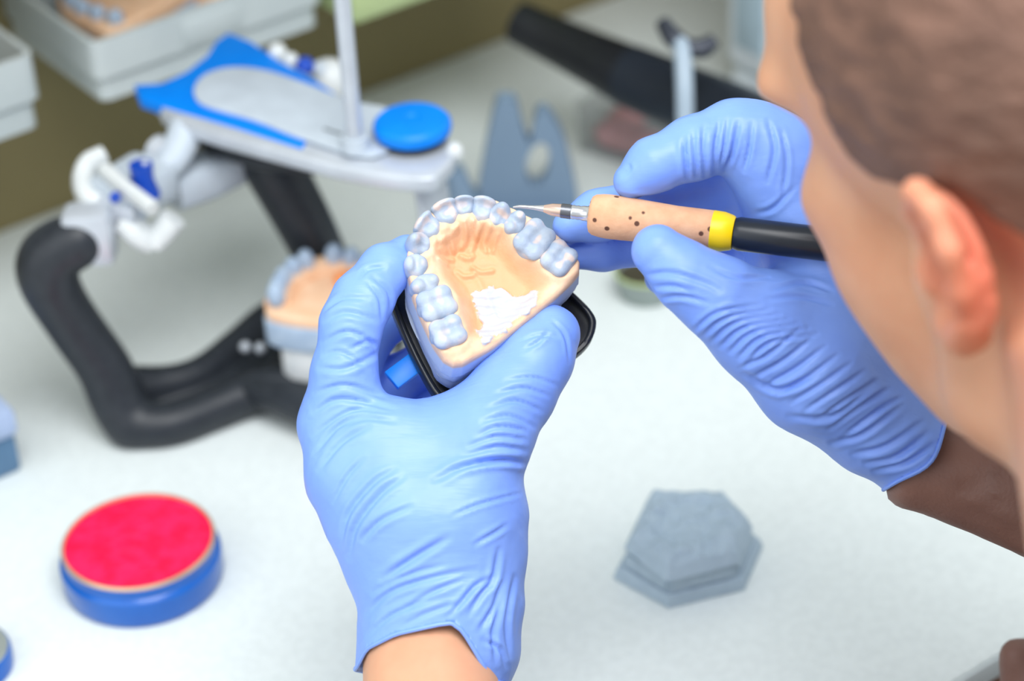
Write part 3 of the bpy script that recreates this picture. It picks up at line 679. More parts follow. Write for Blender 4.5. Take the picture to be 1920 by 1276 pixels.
a_pal = np.clip(-palate[ii, jj]/7+.25*vnoise(V, 5, 41), 0, 1)*(1-np.clip((da[ii, jj]-30)/5, 0, 1))
a_wht = np.clip(-pj[ii, jj]/.5, 0, 1)*(sdg[ii, jj] < -.6)
a_blu = np.clip((sdg[ii, jj]+.9)/.7, 0, 1)*np.clip((-V[:, 2]-1.8)/1.2, 0, 1)
M_gum = mat('gum_peach_stone', (238, 204, 174), .6, col2=(232, 192, 158), scale=160, bump=.00012, bscale=900, sss=.15, sss_scale=.002,
            attr=['palate', 'white_fill', 'stone'], attrcols=[(226, 172, 130), (196, 200, 208), (190, 204, 222)])
meshobj('gum_arch', KF(V), Qd, M_gum, cast, attrs=dict(palate=a_pal, white_fill=a_wht, stone=a_blu))
M_tooth = mat('tooth_blue_grey_stone', (160, 176, 198), .5, col2=(178, 190, 206), scale=180, bump=.0001, bscale=1500, sss=.1, sss_scale=.001,
              attr=['blush'], attrcols=[(232, 204, 188)])
def tooth(i, c, L_, W_, kind):
    a = arch[np.argmin(((arch-c)**2).sum(1))]; k = int(np.argmin(((arch-c)**2).sum(1))); tn = nrm(arch[min(k+2, len(arch)-1)]-arch[max(k-2, 0)])
    nb = np.array([-tn[1], tn[0]])
    if (np.array([0, -8.])-c)@nb > 0: nb = -nb   # nb points outward (towards the lips)
    hL, hW = L_/2, W_/2; g, Y = grid((-hL-1.5, -hW-1.5, -6), (hL+1.5, hW+1.5, 9), .38)
    if kind == 'molar':
        D = ell_d(Y, (0, 0, -1), (hL, hW, 6.2))
        D = smin(smax(D, Y[2]-3.6, 1.6), 99+0*D, 1)
        for sx, sy, r, z in ((-.46, -.46, .46, 2.2), (.46, -.48, .44, 2.1), (-.44, .48, .46, 2.5), (.46, .46, .43, 2.3)):
            D = smin(D, ell_d(Y, (sx*hL, sy*hW, z), (r*hL*1.08, r*hW*1.08, 2.5)), 1.5)
        D = smax(D, -(cone_d(Y, (-hL*.75, .12*hW, 5.6), 1.0, (hL*.75, -.1*hW, 5.6), 1.0)), .9)
        D = smax(D, -(cone_d(Y, (.05*hL, -hW*.8, 5.9), .75, (-.05*hL, hW*.8, 5.9), .75)), .9)
        D = smax(D, -ell_d(Y, (0, 0, 5.6), (hL*.34, hW*.34, 2.3)), 1.2)
    elif kind == 'premolar':
        D = ell_d(Y, (0, 0, -1), (hL, hW, 6.0)); D = smax(D, Y[2]-3.4, 1.6)
        D = smin(D, ell_d(Y, (0, .45*hW, 2.6), (.62*hL, .46*hW, 2.8)), 1.0); D = smin(D, ell_d(Y, (0, -.5*hW, 2.2), (.55*hL, .42*hW, 2.4)), 1.0)
        D = smax(D, -cone_d(Y, (-hL*.7, -.05*hW, 5.0), .9, (hL*.7, -.05*hW, 5.0), .9), .9)
    elif kind == 'canine':
        D = ell_d(Y, (0, 0, -1), (hL, hW, 6.2)); D = smin(D, ell_d(Y, (0, .35*hW, 2.8), (.55*hL, .5*hW, 4.2)), 1.6)
        D = smax(D, -ell_d(Y, (-.35*hL, -.55*hW, 5.4), (2.2, 2.6, 3.2)), 1.4); D = smax(D, -ell_d(Y, (.4*hL, -.55*hW, 5.4), (2.0, 2.4, 3.0)), 1.4)
    else:
        D = ell_d(Y, (0, -.05*hW, -1.5), (hL*.98, hW*.98, 5.6))
        D = smin(D, ell_d(Y, (0, .50*hW, 1.6), (hL*1.0, hW*.40, 4.6)), 1.6)
        D = smax(D, abs(Y[0])-hL*.95, .8)
        D = smax(D, -ell_d(Y, (0, -.22*hW, 6.8), (hL*.68, hW*.62, 4.0)), 1.4)
    D = np.maximum(D, -5.5-Y[2])
    V, Qd = nets(D.astype(np.float32), g, 1)
    V[:, 2] += .10*vnoise(V+i*9, 1.6, i)
    bl = np.clip((vnoise(V+i*7, 2.6, 50+i)-.15)*1.6, 0, .8)*np.clip(V[:, 2]/3, 0, 1)*(0.9 if i in (5, 9, 10, 11, 12, 6) else .45)
    W3 = np.stack([c[0]+V[:, 0]*tn[0]+V[:, 1]*nb[0], c[1]+V[:, 0]*tn[1]+V[:, 1]*nb[1], V[:, 2]+.2], 1)
    if np.cross(tn, nb) < 0: Qd = Qd[:, ::-1]
    meshobj('tooth', KF(W3), Qd, M_tooth, cast, attrs=dict(blush=bl))
for i, (c, t) in enumerate(zip(cents, teeth)): tooth(i, c, t[2], t[3], t[4])
# stone base under the gum and the plaster that joins it to the black plate
def ring_mesh(name, rings, m, parent, cap=True):
    n = len(rings[0]); V = np.concatenate(rings); Fc = []
    for a in range(len(rings)-1):
        for k in range(n): k2 = (k+1) % n; Fc.append([a*n+k, (a+1)*n+k, (a+1)*n+k2, a*n+k2])
    if cap: Fc += [list(range(n)), [(len(rings)-1)*n+k for k in range(n)][::-1]]
    return meshobj(name, KF(V), Fc, m, parent, angle=50)
gs = closed_spline(ccw([tuple(p) for p in gum]), 3); gc = gs.mean(0)
def grow(k, z, off=(0, 0), jit=0, seed=0):
    r = gc+(gs-gc)*k+np.array(off); V = np.c_[r, np.full(len(r), float(z))]
    if jit: V += jit*np.stack([vnoise(V, 6, seed), vnoise(V, 6, seed+1), .6*vnoise(V, 5, seed+2)], 1)
    return V
M_base = mat('base_blue_grey_stone', (198, 208, 220), .6, col2=(184, 196, 210), scale=120, bump=.0002)
ring_mesh('stone_base', [grow(.93, -9.8), grow(1.005, -10.0), grow(1.01, -11), grow(1.015, -14, jit=.5, seed=2), grow(.99, -17, jit=.8, seed=3), grow(.93, -18)], M_base, cast)
ring_mesh('plaster_mount', [grow(.86, -17.0), grow(.97, -17.6, (-1, 0), .8, 5), grow(.93, -20, (-2, -2), 1.2, 8), grow(.90, -24, (-3, -4), 1.4, 9), grow(.84, -27.6, (-3, -4), .6, 12)], M_base, cast)
M_plate = mat('black_mount_plastic', (34, 38, 44), .3, col2=(30, 33, 38), scale=60)
pz = -31.0
plx = [(728, 560), (745, 610), (782, 690), (820, 752), (860, 770), (930, 740), (1010, 700), (1070, 676), (1105, 645), (1116, 612), (1108, 590), (1085, 565), (1050, 535), (960, 470), (870, 440), (770, 480), (735, 520)]
pl = closed_spline(ccw([tuple(K(x, y, pz)[:2]) for x, y in plx]), 4)
MB(KF).prism([tuple(p) for p in pl], pz-3, pz+.2, .8).build('mounting_plate', M_plate, cast)
plc = pl.mean(0); V = []; n = len(pl); rings = []
for k, z in ((1.0, pz-.2), (1.0, pz+3.2), (.985, pz+3.8), (.945, pz+3.8), (.93, pz+3.2), (.93, pz-.2)): rings.append(np.c_[plc+(pl-plc)*k, np.full(n, z)])
ring_mesh('plate_rim', rings, M_plate, cast, cap=False)
bt = K(760, 694, pz-5); fr = Frame(KF(bt), KF.x*.8+KF.y*.1, KF.y)
MB(fr).box((-7, -4.2, -1.6), (16, 4.2, 1.4), .5).build('blue_tab', mat('tab_bright_blue', (0, 140, 250), .4), cast)
tag(cast.children[-1], 'bright blue locating tab')

# ================================================================== wax carving handpiece
M_cork = mat('cork', (226, 178, 142), .75, col2=(216, 164, 128), scale=180, bump=.00015, bscale=900)
nt = M_cork.node_tree; b_ = nt.nodes['Principled BSDF']; vo = nt.nodes.new('ShaderNodeTexVoronoi'); vo.inputs['Scale'].default_value = 210
tcn = nt.nodes.new('ShaderNodeTexCoord'); nt.links.new(tcn.outputs['Object'], vo.inputs['Vector'])
rp = nt.nodes.new('ShaderNodeMapRange'); rp.inputs[1].default_value = .17; rp.inputs[2].default_value = .23; nt.links.new(vo.outputs['Distance'], rp.inputs[0])
sel = nt.nodes.new('ShaderNodeSeparateColor'); nt.links.new(vo.outputs['Color'], sel.inputs[0])
gt = nt.nodes.new('ShaderNodeMath'); gt.operation = 'GREATER_THAN'; gt.inputs[1].default_value = .52; nt.links.new(sel.outputs[0], gt.inputs[0])
mxx = nt.nodes.new('ShaderNodeMath'); mxx.operation = 'MAXIMUM'; nt.links.new(gt.outputs[0], mxx.inputs[0]); nt.links.new(rp.outputs[0], mxx.inputs[1])
mc = nt.nodes.new('ShaderNodeMix'); mc.data_type = 'RGBA'; mc.inputs[6].default_value = (*s2l((96, 62, 48)), 1)
old = b_.inputs['Base Color'].links[0].from_socket; nt.links.new(mxx.outputs[0], mc.inputs[0]); nt.links.new(old, mc.inputs[7]); nt.links.new(mc.outputs[2], b_.inputs['Base Color'])
M_steel = mat('brushed_steel', (200, 200, 204), .25, metal=.85); M_steel2 = mat('dark_steel', (110, 112, 118), .3, metal=.8)
M_yel = mat('yellow_band', (255, 214, 10), .35, col2=(255, 218, 16)); M_hblk = mat('handle_black', (30, 36, 46), .3, col2=(26, 30, 40))
tA = P(962, 388, 889); tB = P(1105, 401, 884); tC = P(1376, 437, 877); tD = P(1720, 478, 868)
tool = thing('carving_handpiece', 'wax handpiece with cork grip and yellow band in the right glove', 'dental tool', tB)
def along(a, b, prof, name, m, n=32):
    a = np.array(a); b = np.array(b); d = b-a; mb = MB()
    mb.tube([a+d*t for t, r in prof], [r/1000 for t, r in prof], n, up=tuple(UP)); return mb.build(name, m, tool, angle=40)
tip = MB(); tip.tube([P(962, 388, 887.5), P(975, 387, 887), P(1000, 389, 887), P(1022, 391, 886.5)], [.0003, .0006, .0008, .0014], 14, up=tuple(UP), sub=3); tip.build('carving_tip', M_steel, tool)
q0 = P(1020, 391, 886.5)
along(q0, tB, [(0, 1.4), (.18, 2.3), (.40, 2.5)], 'ferrule_cone', mat('ferrule_copper_tone', (216, 186, 170), .25, metal=.7))
along(q0, tB, [(.38, 2.7), (.6, 2.75)], 'ferrule_ring', M_steel2)
along(q0, tB, [(.6, 2.5), (.65, 2.7), (.7, 2.5), (.75, 2.7), (.8, 2.5), (.86, 2.8), (.95, 2.8), (1.03, 3.9), (1.06, 5.0)], 'ferrule', M_steel)
cE = P(1335, 431, 878.5); along(tB, cE, [(0, 5.2), (.012, 6.6), (.04, 7.5), (.1, 8.0), (.16, 8.2), (.28, 8.1), (.45, 7.7), (.7, 7.2), (1.0, 7.3)], 'cork_grip', M_cork, 48)
along(cE, tC, [(-.02, 7.2), (0, 7.35), (.5, 7.3), (.9, 6.5), (1.0, 6.0)], 'yellow_band', M_yel)
along(tC, tD, [(0, 5.6), (.03, 6.2), (.5, 6.2), (1, 6.0)], 'handle', M_hblk)
along(tD, tD+(tD-tC)*.8, [(0, 3), (.2, 2.4), (1, 2.4)], 'cord', M_hblk)

# ================================================================== the person
person = thing('person', 'person in blue gloves and brown shirt bending over a dental cast', 'person', (0.25, 0.42, 0.0))
M_glove = mat('blue_nitrile_glove', (130, 168, 251), .42, col2=(124, 162, 249), scale=60, spec=.5)
nt = M_glove.node_tree; b_ = nt.nodes['Principled BSDF']; tcn = nt.nodes.new('ShaderNodeTexCoord'); bps = None
for rot, st_ in ((0.3, 1.0), (1.0, .8)):     # two families of fine stretch lines in the thin film
    mp_ = nt.nodes.new('ShaderNodeMapping'); mp_.inputs['Rotation'].default_value = (0.6, 0, rot); mp_.inputs['Scale'].default_value = (40, 300, 170)
    nz_ = nt.nodes.new('ShaderNodeTexNoise'); nz_.inputs['Scale'].default_value = 1.0; nz_.inputs['Detail'].default_value = 3
    bp_ = nt.nodes.new('ShaderNodeBump'); bp_.inputs['Strength'].default_value = .5*st_; bp_.inputs['Distance'].default_value = .0005
    nt.links.new(tcn.outputs['Object'], mp_.inputs[0]); nt.links.new(mp_.outputs[0], nz_.inputs['Vector']); nt.links.new(nz_.outputs[0], bp_.inputs['Height'])
    if bps: nt.links.new(bps.outputs[0], bp_.inputs['Normal'])
    bps = bp_
nt.links.new(bps.outputs[0], b_.inputs['Normal'])
def chain(X, pts, k=3):
    """pts: (px,py,Z,radius px)"""
    q = [(Q3(x, y, Z), r*Z/F) for x, y, Z, r in pts]; D = None
    for (a, ra), (b, rb) in zip(q[:-1], q[1:]):
        d = cone_d(X, a, ra, b, rb); D = d if D is None else smin(D, d, k)
    return D
def strokes_apply(V, Nn, strokes, Zr, fade=None):
    """real creases: pushes glove skin in along lines and raises lips beside them; strokes (points px, width mm, depth mm)"""
    Zv = -V[:, 2]; px = CX+F*V[:, 0]/Zv; py = CY-F*V[:, 1]/Zv; face = np.clip((Nn[:, 2]+.05)*2.5, 0, 1)*((Zv > Zr[0]) & (Zv < Zr[1])); disp = np.zeros(len(V))
    for s in strokes:
        pts, wd, dp = s[:3]; pts = spline(np.array(pts, float), 5) if len(pts) > 2 else np.array(pts, float)
        lo = pts.min(0)-40; hi = pts.max(0)+40; m = np.where((px > lo[0]) & (px < hi[0]) & (py > lo[1]) & (py < hi[1]) & (face > 0))[0]
        if not len(m): continue
        best = np.full(len(m), 1e9); tt = np.zeros(len(m)); sg = np.zeros(len(m)); n = len(pts)-1
        for i in range(n):
            e = pts[i+1]-pts[i]; qx = px[m]-pts[i][0]; qy = py[m]-pts[i][1]; t = np.clip((qx*e[0]+qy*e[1])/(e@e+1e-9), 0, 1)
            d = np.hypot(qx-t*e[0], qy-t*e[1]); u = d < best; best = np.where(u, d, best); tt = np.where(u, (i+t)/n, tt); sg = np.where(u, np.sign(e[0]*qy-e[1]*qx), sg)
        w = wd*F/890.; taper = np.sin(np.clip(tt, 0.02, .98)*math.pi)**.6
        g = -dp*np.exp(-(best/w)**2)+.55*dp*np.exp(-((best-1.9*w)/(1.2*w))**2)
        disp[m] += g*taper*face[m]
    if fade is not None: disp *= fade(px, py)
    return V+Nn*disp[:, None]
def glove(name, D, ax, strokes, Zr, sm=3, noise=.25, fade=None):
    V, Qd = nets(D.astype(np.float32), ax, sm)
    Nn = vnormals(V, Qd)
    V = V+Nn*(noise*vnoise(V, 11, 71)+.06*vnoise(V, 3.0, 72))[:, None]
    V = strokes_apply(V, Nn, strokes, Zr, fade)
    return V, Qd
def cuff_cut(V, Qd, plane_o, plane_n):
    """drop the faces past the cuff plane, so the glove ends as an open sleeve"""
    s = (V-plane_o)@plane_n; keep = (s[Qd] < 0).all(1); Qd = Qd[keep]; used = np.unique(Qd); mp = -np.ones(len(V), int); mp[used] = np.arange(len(used)); return V[used], mp[Qd]

# ---- left hand: back of the hand towards the camera
def left_hand(X, cuffpad=0):
    palm = chain(X, [(645, 800, 893, 76), (675, 890, 888, 92), (715, 970, 884, 88), (775, 1110, 882, 76)], 8)
    for c in ([(735, 830, 886, 84), (775, 960, 880, 95), (810, 1130, 880, 84)], [(830, 860, 888, 92), (860, 980, 882, 100), (870, 1130, 880, 86)],
              [(650, 800, 905, 68), (740, 930, 905, 95), (820, 1120, 900, 80)]):
        palm = smin(palm, chain(X, c, 8), 10)
    palm = smin(palm, chain(X, [(640, 860, 915, 62), (800, 900, 912, 84), (880, 960, 905, 78)], 8), 10)
    thumb = chain(X, [(880, 900, 884, 98), (915, 815, 884, 82), (968, 730, 892, 72), (1005, 672, 897, 67), (1034, 625, 900, 54)], 5)
    thumb = smin(thumb, chain(X, [(770, 850, 890, 70), (870, 800, 890, 66), (950, 740, 893, 62)], 5), 8)
    index = chain(X, [(636, 790, 893, 68), (645, 700, 888, 60), (658, 610, 888, 56), (680, 562, 892, 54), (722, 505, 898, 46), (765, 482, 906, 38), (800, 480, 912, 30)], 4)
    middle = chain(X, [(660, 850, 915, 58), (650, 740, 935, 52), (680, 640, 947, 48), (745, 585, 952, 44), (800, 560, 950, 38)], 4)
    ring = chain(X, [(700, 900, 925, 58), (700, 800, 945, 50), (740, 715, 956, 47), (800, 680, 957, 43), (850, 650, 954, 36)], 4)
    little = chain(X, [(760, 920, 930, 54), (760, 850, 948, 46), (800, 780, 957, 42), (850, 740, 958, 38), (890, 715, 955, 32)], 4)
    D = None
    for f in (thumb, index, middle, ring, little):
        d = smin(palm, f, 9); D = d if D is None else smin(D, d, 1.2)
    wrist = chain(X, [(800, 1080, 890, 130), (822, 1180, 890, 134), (828, 1300, 888, 138), (830, 1420, 885, 140)], 6)
    return D, wrist
ax = [np.arange(a, b, .85, dtype=np.float32) for a, b in ((-86, 36), (-150, 42), (-990, -845))]; X = mg(ax)
D, W = left_hand(X)
def ellcone(X, pts):                        # flattened sleeve: (px,py,Z,rx px,rz mm)
    D = None
    for p, q in zip(pts[:-1], pts[1:]):
        a = Q3(*p[:3]); b = Q3(*q[:3]); d = b-a; l = np.linalg.norm(d); d = d/l; w_ = [X[i]-np.float32(a[i]) for i in range(3)]
        t = np.clip((w_[0]*d[0]+w_[1]*d[1]+w_[2]*d[2])/l, 0, 1); zx = np.array([0, 0, 1.])-d[2]*d; zx = zx/np.linalg.norm(zx); xx = np.cross(d, zx)
        v = [w_[i]-t*l*d[i] for i in range(3)]
        cx_ = v[0]*xx[0]+v[1]*xx[1]+v[2]*xx[2]; cz_ = v[0]*zx[0]+v[1]*zx[1]+v[2]*zx[2]; ca = v[0]*d[0]+v[1]*d[1]+v[2]*d[2]
        rx = (p[3]*p[2]/F)*(1-t)+(q[3]*q[2]/F)*t; rz = p[4]*(1-t)+q[4]*t
        k = np.sqrt((cx_/rx)**2+(cz_/rz)**2+(ca/np.minimum(rx, rz))**2); e = (k-1)*np.minimum(rx, rz)
        D = e if D is None else smin(D, e, 4)
    return D
sl = ellcone(X, [(812, 990, 886, 172, 19), (820, 1060, 886, 160, 20), (829, 1130, 886, 148, 22), (822, 1205, 886, 150, 27), (806, 1280, 885, 136, 28), (800, 1400, 885, 136, 28)])
D = smin(D, sl, 8)
SL_ = []
def S(w, d, *p): SL_.append((list(p), w, d))
# index folds
S(1.0, 1.0, (610, 600), (650, 585), (705, 600)); S(.9, .9, (606, 640), (655, 622), (712, 648)); S(.8, .8, (700, 520), (728, 545), (735, 580)); S(.7, .8, (690, 530), (712, 560), (716, 596))
S(.8, .9, (675, 520), (690, 505), (720, 500)); S(1.0, 1.0, (600, 690), (650, 690), (712, 660)); S(.9, .9, (590, 735), (650, 722), (720, 745)); S(.9, 1.1, (588, 772), (640, 748), (740, 768)); S(.8, .8, (585, 815), (660, 770), (730, 775))
S(.8, .7, (600, 590), (640, 560), (690, 560)); S(.8, .8, (655, 655), (690, 640), (706, 655)); S(.8, .7, (608, 665), (640, 660), (690, 690)); S(.8, .8, (590, 850), (640, 795), (700, 775))
# knuckle side, fanned
S(1.0, 1.0, (598, 880), (640, 830), (690, 800)); S(1.0, 1.0, (640, 1020), (655, 960), (700, 905), (740, 880)); S(1.1, 1.2, (655, 1045), (668, 985), (715, 925), (755, 895)); S(1.0, 1.0, (680, 1010), (715, 975), (770, 950))
S(.8, .7, (625, 940), (650, 895), (680, 860)); S(1.3, 1.3, (720, 1085), (770, 1050), (840, 1008)); S(1.1, 1.1, (690, 1150), (730, 1110), (800, 1085), (890, 1068)); S(1.0, .9, (700, 1110), (760, 1080), (830, 1060))
S(.9, .9, (760, 1140), (810, 1110), (880, 1080)); S(.9, .9, (690, 1190), (740, 1150), (820, 1120)); S(.9, .8, (640, 800), (690, 785), (740, 790))
# thumb base folds on the right
for y, x0 in ((868, 840), (842, 870), (822, 880), (805, 895)): S(.9, 1.0, (x0, y+14), (930, y-4), (985, y+2))
S(1.2, 1.4, (815, 900), (880, 870), (945, 862), (985, 866)); S(.9, 1.0, (905, 790), (955, 780), (1000, 800)); S(.9, 1.0, (915, 765), (965, 752), (1015, 770)); S(.8, .9, (930, 738), (980, 728), (1030, 742)); S(.7, .7, (950, 712), (1000, 708), (1045, 722))
S(.7, .7, (985, 655), (1010, 640), (1030, 620)); S(.7, .7, (975, 640), (1010, 628), (1045, 632)); S(.6, .6, (1035, 600), (1060, 630), (1068, 680)); S(.7, .8, (850, 965), (900, 945), (975, 925)); S(.8, .9, (890, 1020), (925, 1000), (950, 985))
# cuff
S(1.0, 1.3, (880, 1150), (905, 1110), (925, 1085), (935, 1030)); S(1.0, 1.3, (900, 1180), (925, 1140), (940, 1095)); S(.9, 1.2, (830, 1165), (860, 1135), (890, 1100), (925, 1080)); S(.9, 1.1, (930, 1240), (925, 1180), (945, 1110)); S(.9, 1.1, (955, 1230), (950, 1160), (965, 1080)); S(.8, 1.0, (905, 1200), (935, 1215), (950, 1250)); S(.9, 1.0, (745, 1180), (800, 1150), (860, 1130))
HX = [640, 670, 688, 742, 828, 851, 870, 890, 921, 960]; HY = [1252, 1246, 1215, 1188, 1169, 1166, 1186, 1219, 1274, 1285]
V, Qd = glove('left', D, ax, SL_, (840, 925), fade=lambda x, y: np.clip((np.interp(x, HX, HY)-y-6)/26, 0, 1))
# cuff: a slanted cut, near side rising to the right, with a rolled hem
c0 = Q3(690, 1232, 868); c1_ = Q3(838, 1172, 860); c2_ = Q3(930, 1300, 880)
Zv = -V[:, 2]; px = CX+F*V[:, 0]/Zv; py = CY-F*V[:, 1]/Zv
hem = np.interp(px, [640, 670, 688, 742, 828, 851, 870, 890, 921, 960], [1252, 1246, 1215, 1188, 1169, 1166, 1186, 1219, 1274, 1285])
hem_b = np.interp(px, [640, 700, 830, 960], [1250, 1262, 1275, 1290])
fb_ = np.clip((V[:, 2]+884)/10, 0, 1); hm = hem*fb_+hem_b*(1-fb_)
keep = (py[Qd] < hm[Qd]).all(1); Qc = Qd[keep]; used = np.unique(Qc); mp = -np.ones(len(V), int); mp[used] = np.arange(len(used)); Vc = V[used]; Qc = mp[Qc]
def finish_glove(V, Qd, edge, nm, rim=1.0):
    """edge: vertices on the open rim (already moved onto the hem line); adds the rolled bead along it"""
    o = meshobj(nm, CF(V), Qd, M_glove, person)
    sm = o.modifiers.new('thick', 'SOLIDIFY'); sm.thickness = .0009; sm.offset = -1
    p = V[edge]; c = p.mean(0); u, s_, vt = np.linalg.svd(p-c, full_matrices=False); a = (p-c)@vt[0]; b = (p-c)@vt[1]
    p = p[np.argsort(np.arctan2(b/max(b.std(), 1e-6), a/max(a.std(), 1e-6)))]
    for _ in range(12): p = (np.roll(p, 1, 0)+p*2+np.roll(p, -1, 0))/4
    p = p[::6]; p = np.vstack([p, p[:1], p[1:2]])
    MB(CF).tube(p, rim, 8, caps=False).build('cuff_hem', M_glove, o)
    return o
def rim_verts(Qd, n):
    e = np.concatenate([np.stack([Qd[:, i], Qd[:, (i+1) % 4]], 1) for i in range(4)]); es = np.sort(e, 1); u, c = np.unique(es, axis=0, return_counts=True)
    return np.unique(u[c == 1])
rv = rim_verts(Qc, len(Vc))
Zc = -Vc[:, 2]; pxr = CX+F*Vc[:, 0]/Zc; pyr = CY-F*Vc[:, 1]/Zc; hc_ = hm[used]; rv = rv[np.abs(hc_-pyr)[rv] < 14]
Vc[rv, 1] -= ((hc_-pyr)*Zc/F)[rv]
finish_glove(Vc, Qc, rv, 'glove', .8)


# ---- right hand holding the handpiece like a pen
def right_hand(X):
    palm = chain(X, [(1450, 300, 893, 90), (1540, 440, 898, 112), (1620, 620, 898, 108), (1668, 760, 898, 92)], 8)
    palm = smin(palm, chain(X, [(1450, 330, 918, 80), (1500, 480, 920, 90), (1580, 640, 912, 100)], 8), 10)
    thumb = chain(X, [(1233, 470, 866, 50), (1290, 520, 866, 60), (1352, 560, 868, 76), (1430, 615, 874, 98), (1530, 690, 882, 122), (1640, 790, 890, 96)], 6)
    thumb = smin(thumb, chain(X, [(1440, 590, 880, 76), (1540, 590, 886, 90), (1620, 640, 890, 100)], 6), 8)
    index = chain(X, [(1183, 340, 882, 34), (1225, 310, 882, 50), (1300, 278, 884, 58), (1375, 252, 888, 63), (1405, 258, 889, 66), (1470, 320, 892, 78)], 4)
    middle = chain(X, [(1068, 425, 906, 32), (1120, 405, 907, 46), (1220, 380, 910, 52), (1330, 350, 914, 54), (1430, 340, 916, 62)], 4)
    ring = chain(X, [(1075, 478, 915, 28), (1130, 470, 918, 36), (1230, 455, 924, 44), (1340, 420, 928, 48), (1440, 400, 930, 56)], 4)
    little = chain(X, [(1240, 520, 938, 32), (1300, 500, 940, 38), (1380, 470, 942, 42), (1470, 450, 938, 52)], 4)
    D = None
    for f in (thumb, index, middle, ring, little):
        d = smin(palm, f, 8); D = d if D is None else smin(D, d, 1.2)
    return D
ax = [np.arange(a, b, .85, dtype=np.float32) for a, b in ((6, 176), (-72, 100), (-968, -836))]; X = mg(ax)
D = right_hand(X)
sl = ellcone(X, [(1590, 730, 894, 105, 22), (1650, 790, 894, 92, 21), (1720, 850, 896, 88, 23), (1800, 925, 900, 92, 25)])
D = smin(D, sl, 8)
SL_ = []
S(.9, 1.5, (1283, 262), (1286, 300), (1290, 335)); S(.9, 1.2, (1320, 235), (1318, 280), (1322, 330)); S(.9, 1.2, (1350, 225), (1342, 275), (1340, 325)); S(.9, 1.4, (1385, 228), (1375, 280), (1362, 315)); S(.9, 1.2, (1300, 245), (1303, 290), (1306, 330))
S(.8, 1.0, (1365, 222), (1358, 270), (1350, 312)); S(.9, 1.1, (1440, 225), (1452, 280), (1440, 340)); S(.8, 1.0, (1410, 230), (1405, 280), (1395, 320)); S(.8, 1.0, (1465, 245), (1475, 300), (1468, 370)); S(.9, .9, (1490, 350), (1450, 390), (1415, 400))
S(.8, .5, (1160, 335), (1180, 318), (1176, 308)); S(.8, .6, (1160, 366), (1210, 372), (1250, 372))
S(1.0, 1.0, (1215, 515), (1260, 512), (1320, 530), (1350, 545)); S(.9, .9, (1235, 560), (1280, 555), (1330, 568)); S(.8, .8, (1225, 538), (1262, 536), (1300, 548))
for k in range(7): S(.8, 1.0, (1300+k*17, 620+k*10), (1345+k*17, 586+k*9), (1425+k*18, 572+k*9))
for k in range(9): S(.85, 1.1, (1388+k*24, 690+k*16), (1440+k*26, 664+k*13), (1500+k*24, 616+k*16))
S(1.1, 1.2, (1395, 700), (1460, 730), (1540, 700)); S(1.1, 1.1, (1480, 780), (1560, 780), (1640, 720)); S(1.0, 1.1, (1560, 830), (1620, 812), (1690, 760)); S(1.0, 1.2, (1600, 850), (1660, 836), (1730, 790)); S(1.0, 1.2, (1625, 868), (1680, 856), (1740, 812)); S(1.0, 1.3, (1640, 880), (1700, 866), (1755, 830))
S(.8, .9, (1330, 500), (1380, 520), (1440, 520)); S(.8, .9, (1450, 540), (1510, 530), (1560, 545)); S(.8, .8, (1440, 560), (1500, 556), (1560, 570))
V, Qd = glove('right', D, ax, SL_, (830, 925))
Zv = -V[:, 2]; px = CX+F*V[:, 0]/Zv; py = CY-F*V[:, 1]/Zv
dcut = (px-1706)*.60+(py-868)*.80          # hem runs from (1625,868) curving to (1770,845)
e_ = (px-1706)*.80-(py-868)*.60
cut = 22-.0032*(e_+10)**2+6*np.sin(e_/23.)
keep = (dcut[Qd] < cut[Qd]).all(1); Qc = Qd[keep]; used = np.unique(Qc); mp = -np.ones(len(V), int); mp[used] = np.arange(len(used))
Vr = V[used]; Qr = mp[Qc]; rv = rim_verts(Qr, len(Vr)); rv = rv[np.abs((cut-dcut)[used])[rv] < 14]; dd = ((cut-dcut)[used])[rv]*(-Vr[rv, 2])/F
Vr[rv, 0] += .60*dd; Vr[rv, 1] -= .80*dd
finish_glove(Vr, Qr, rv, 'glove', .8)
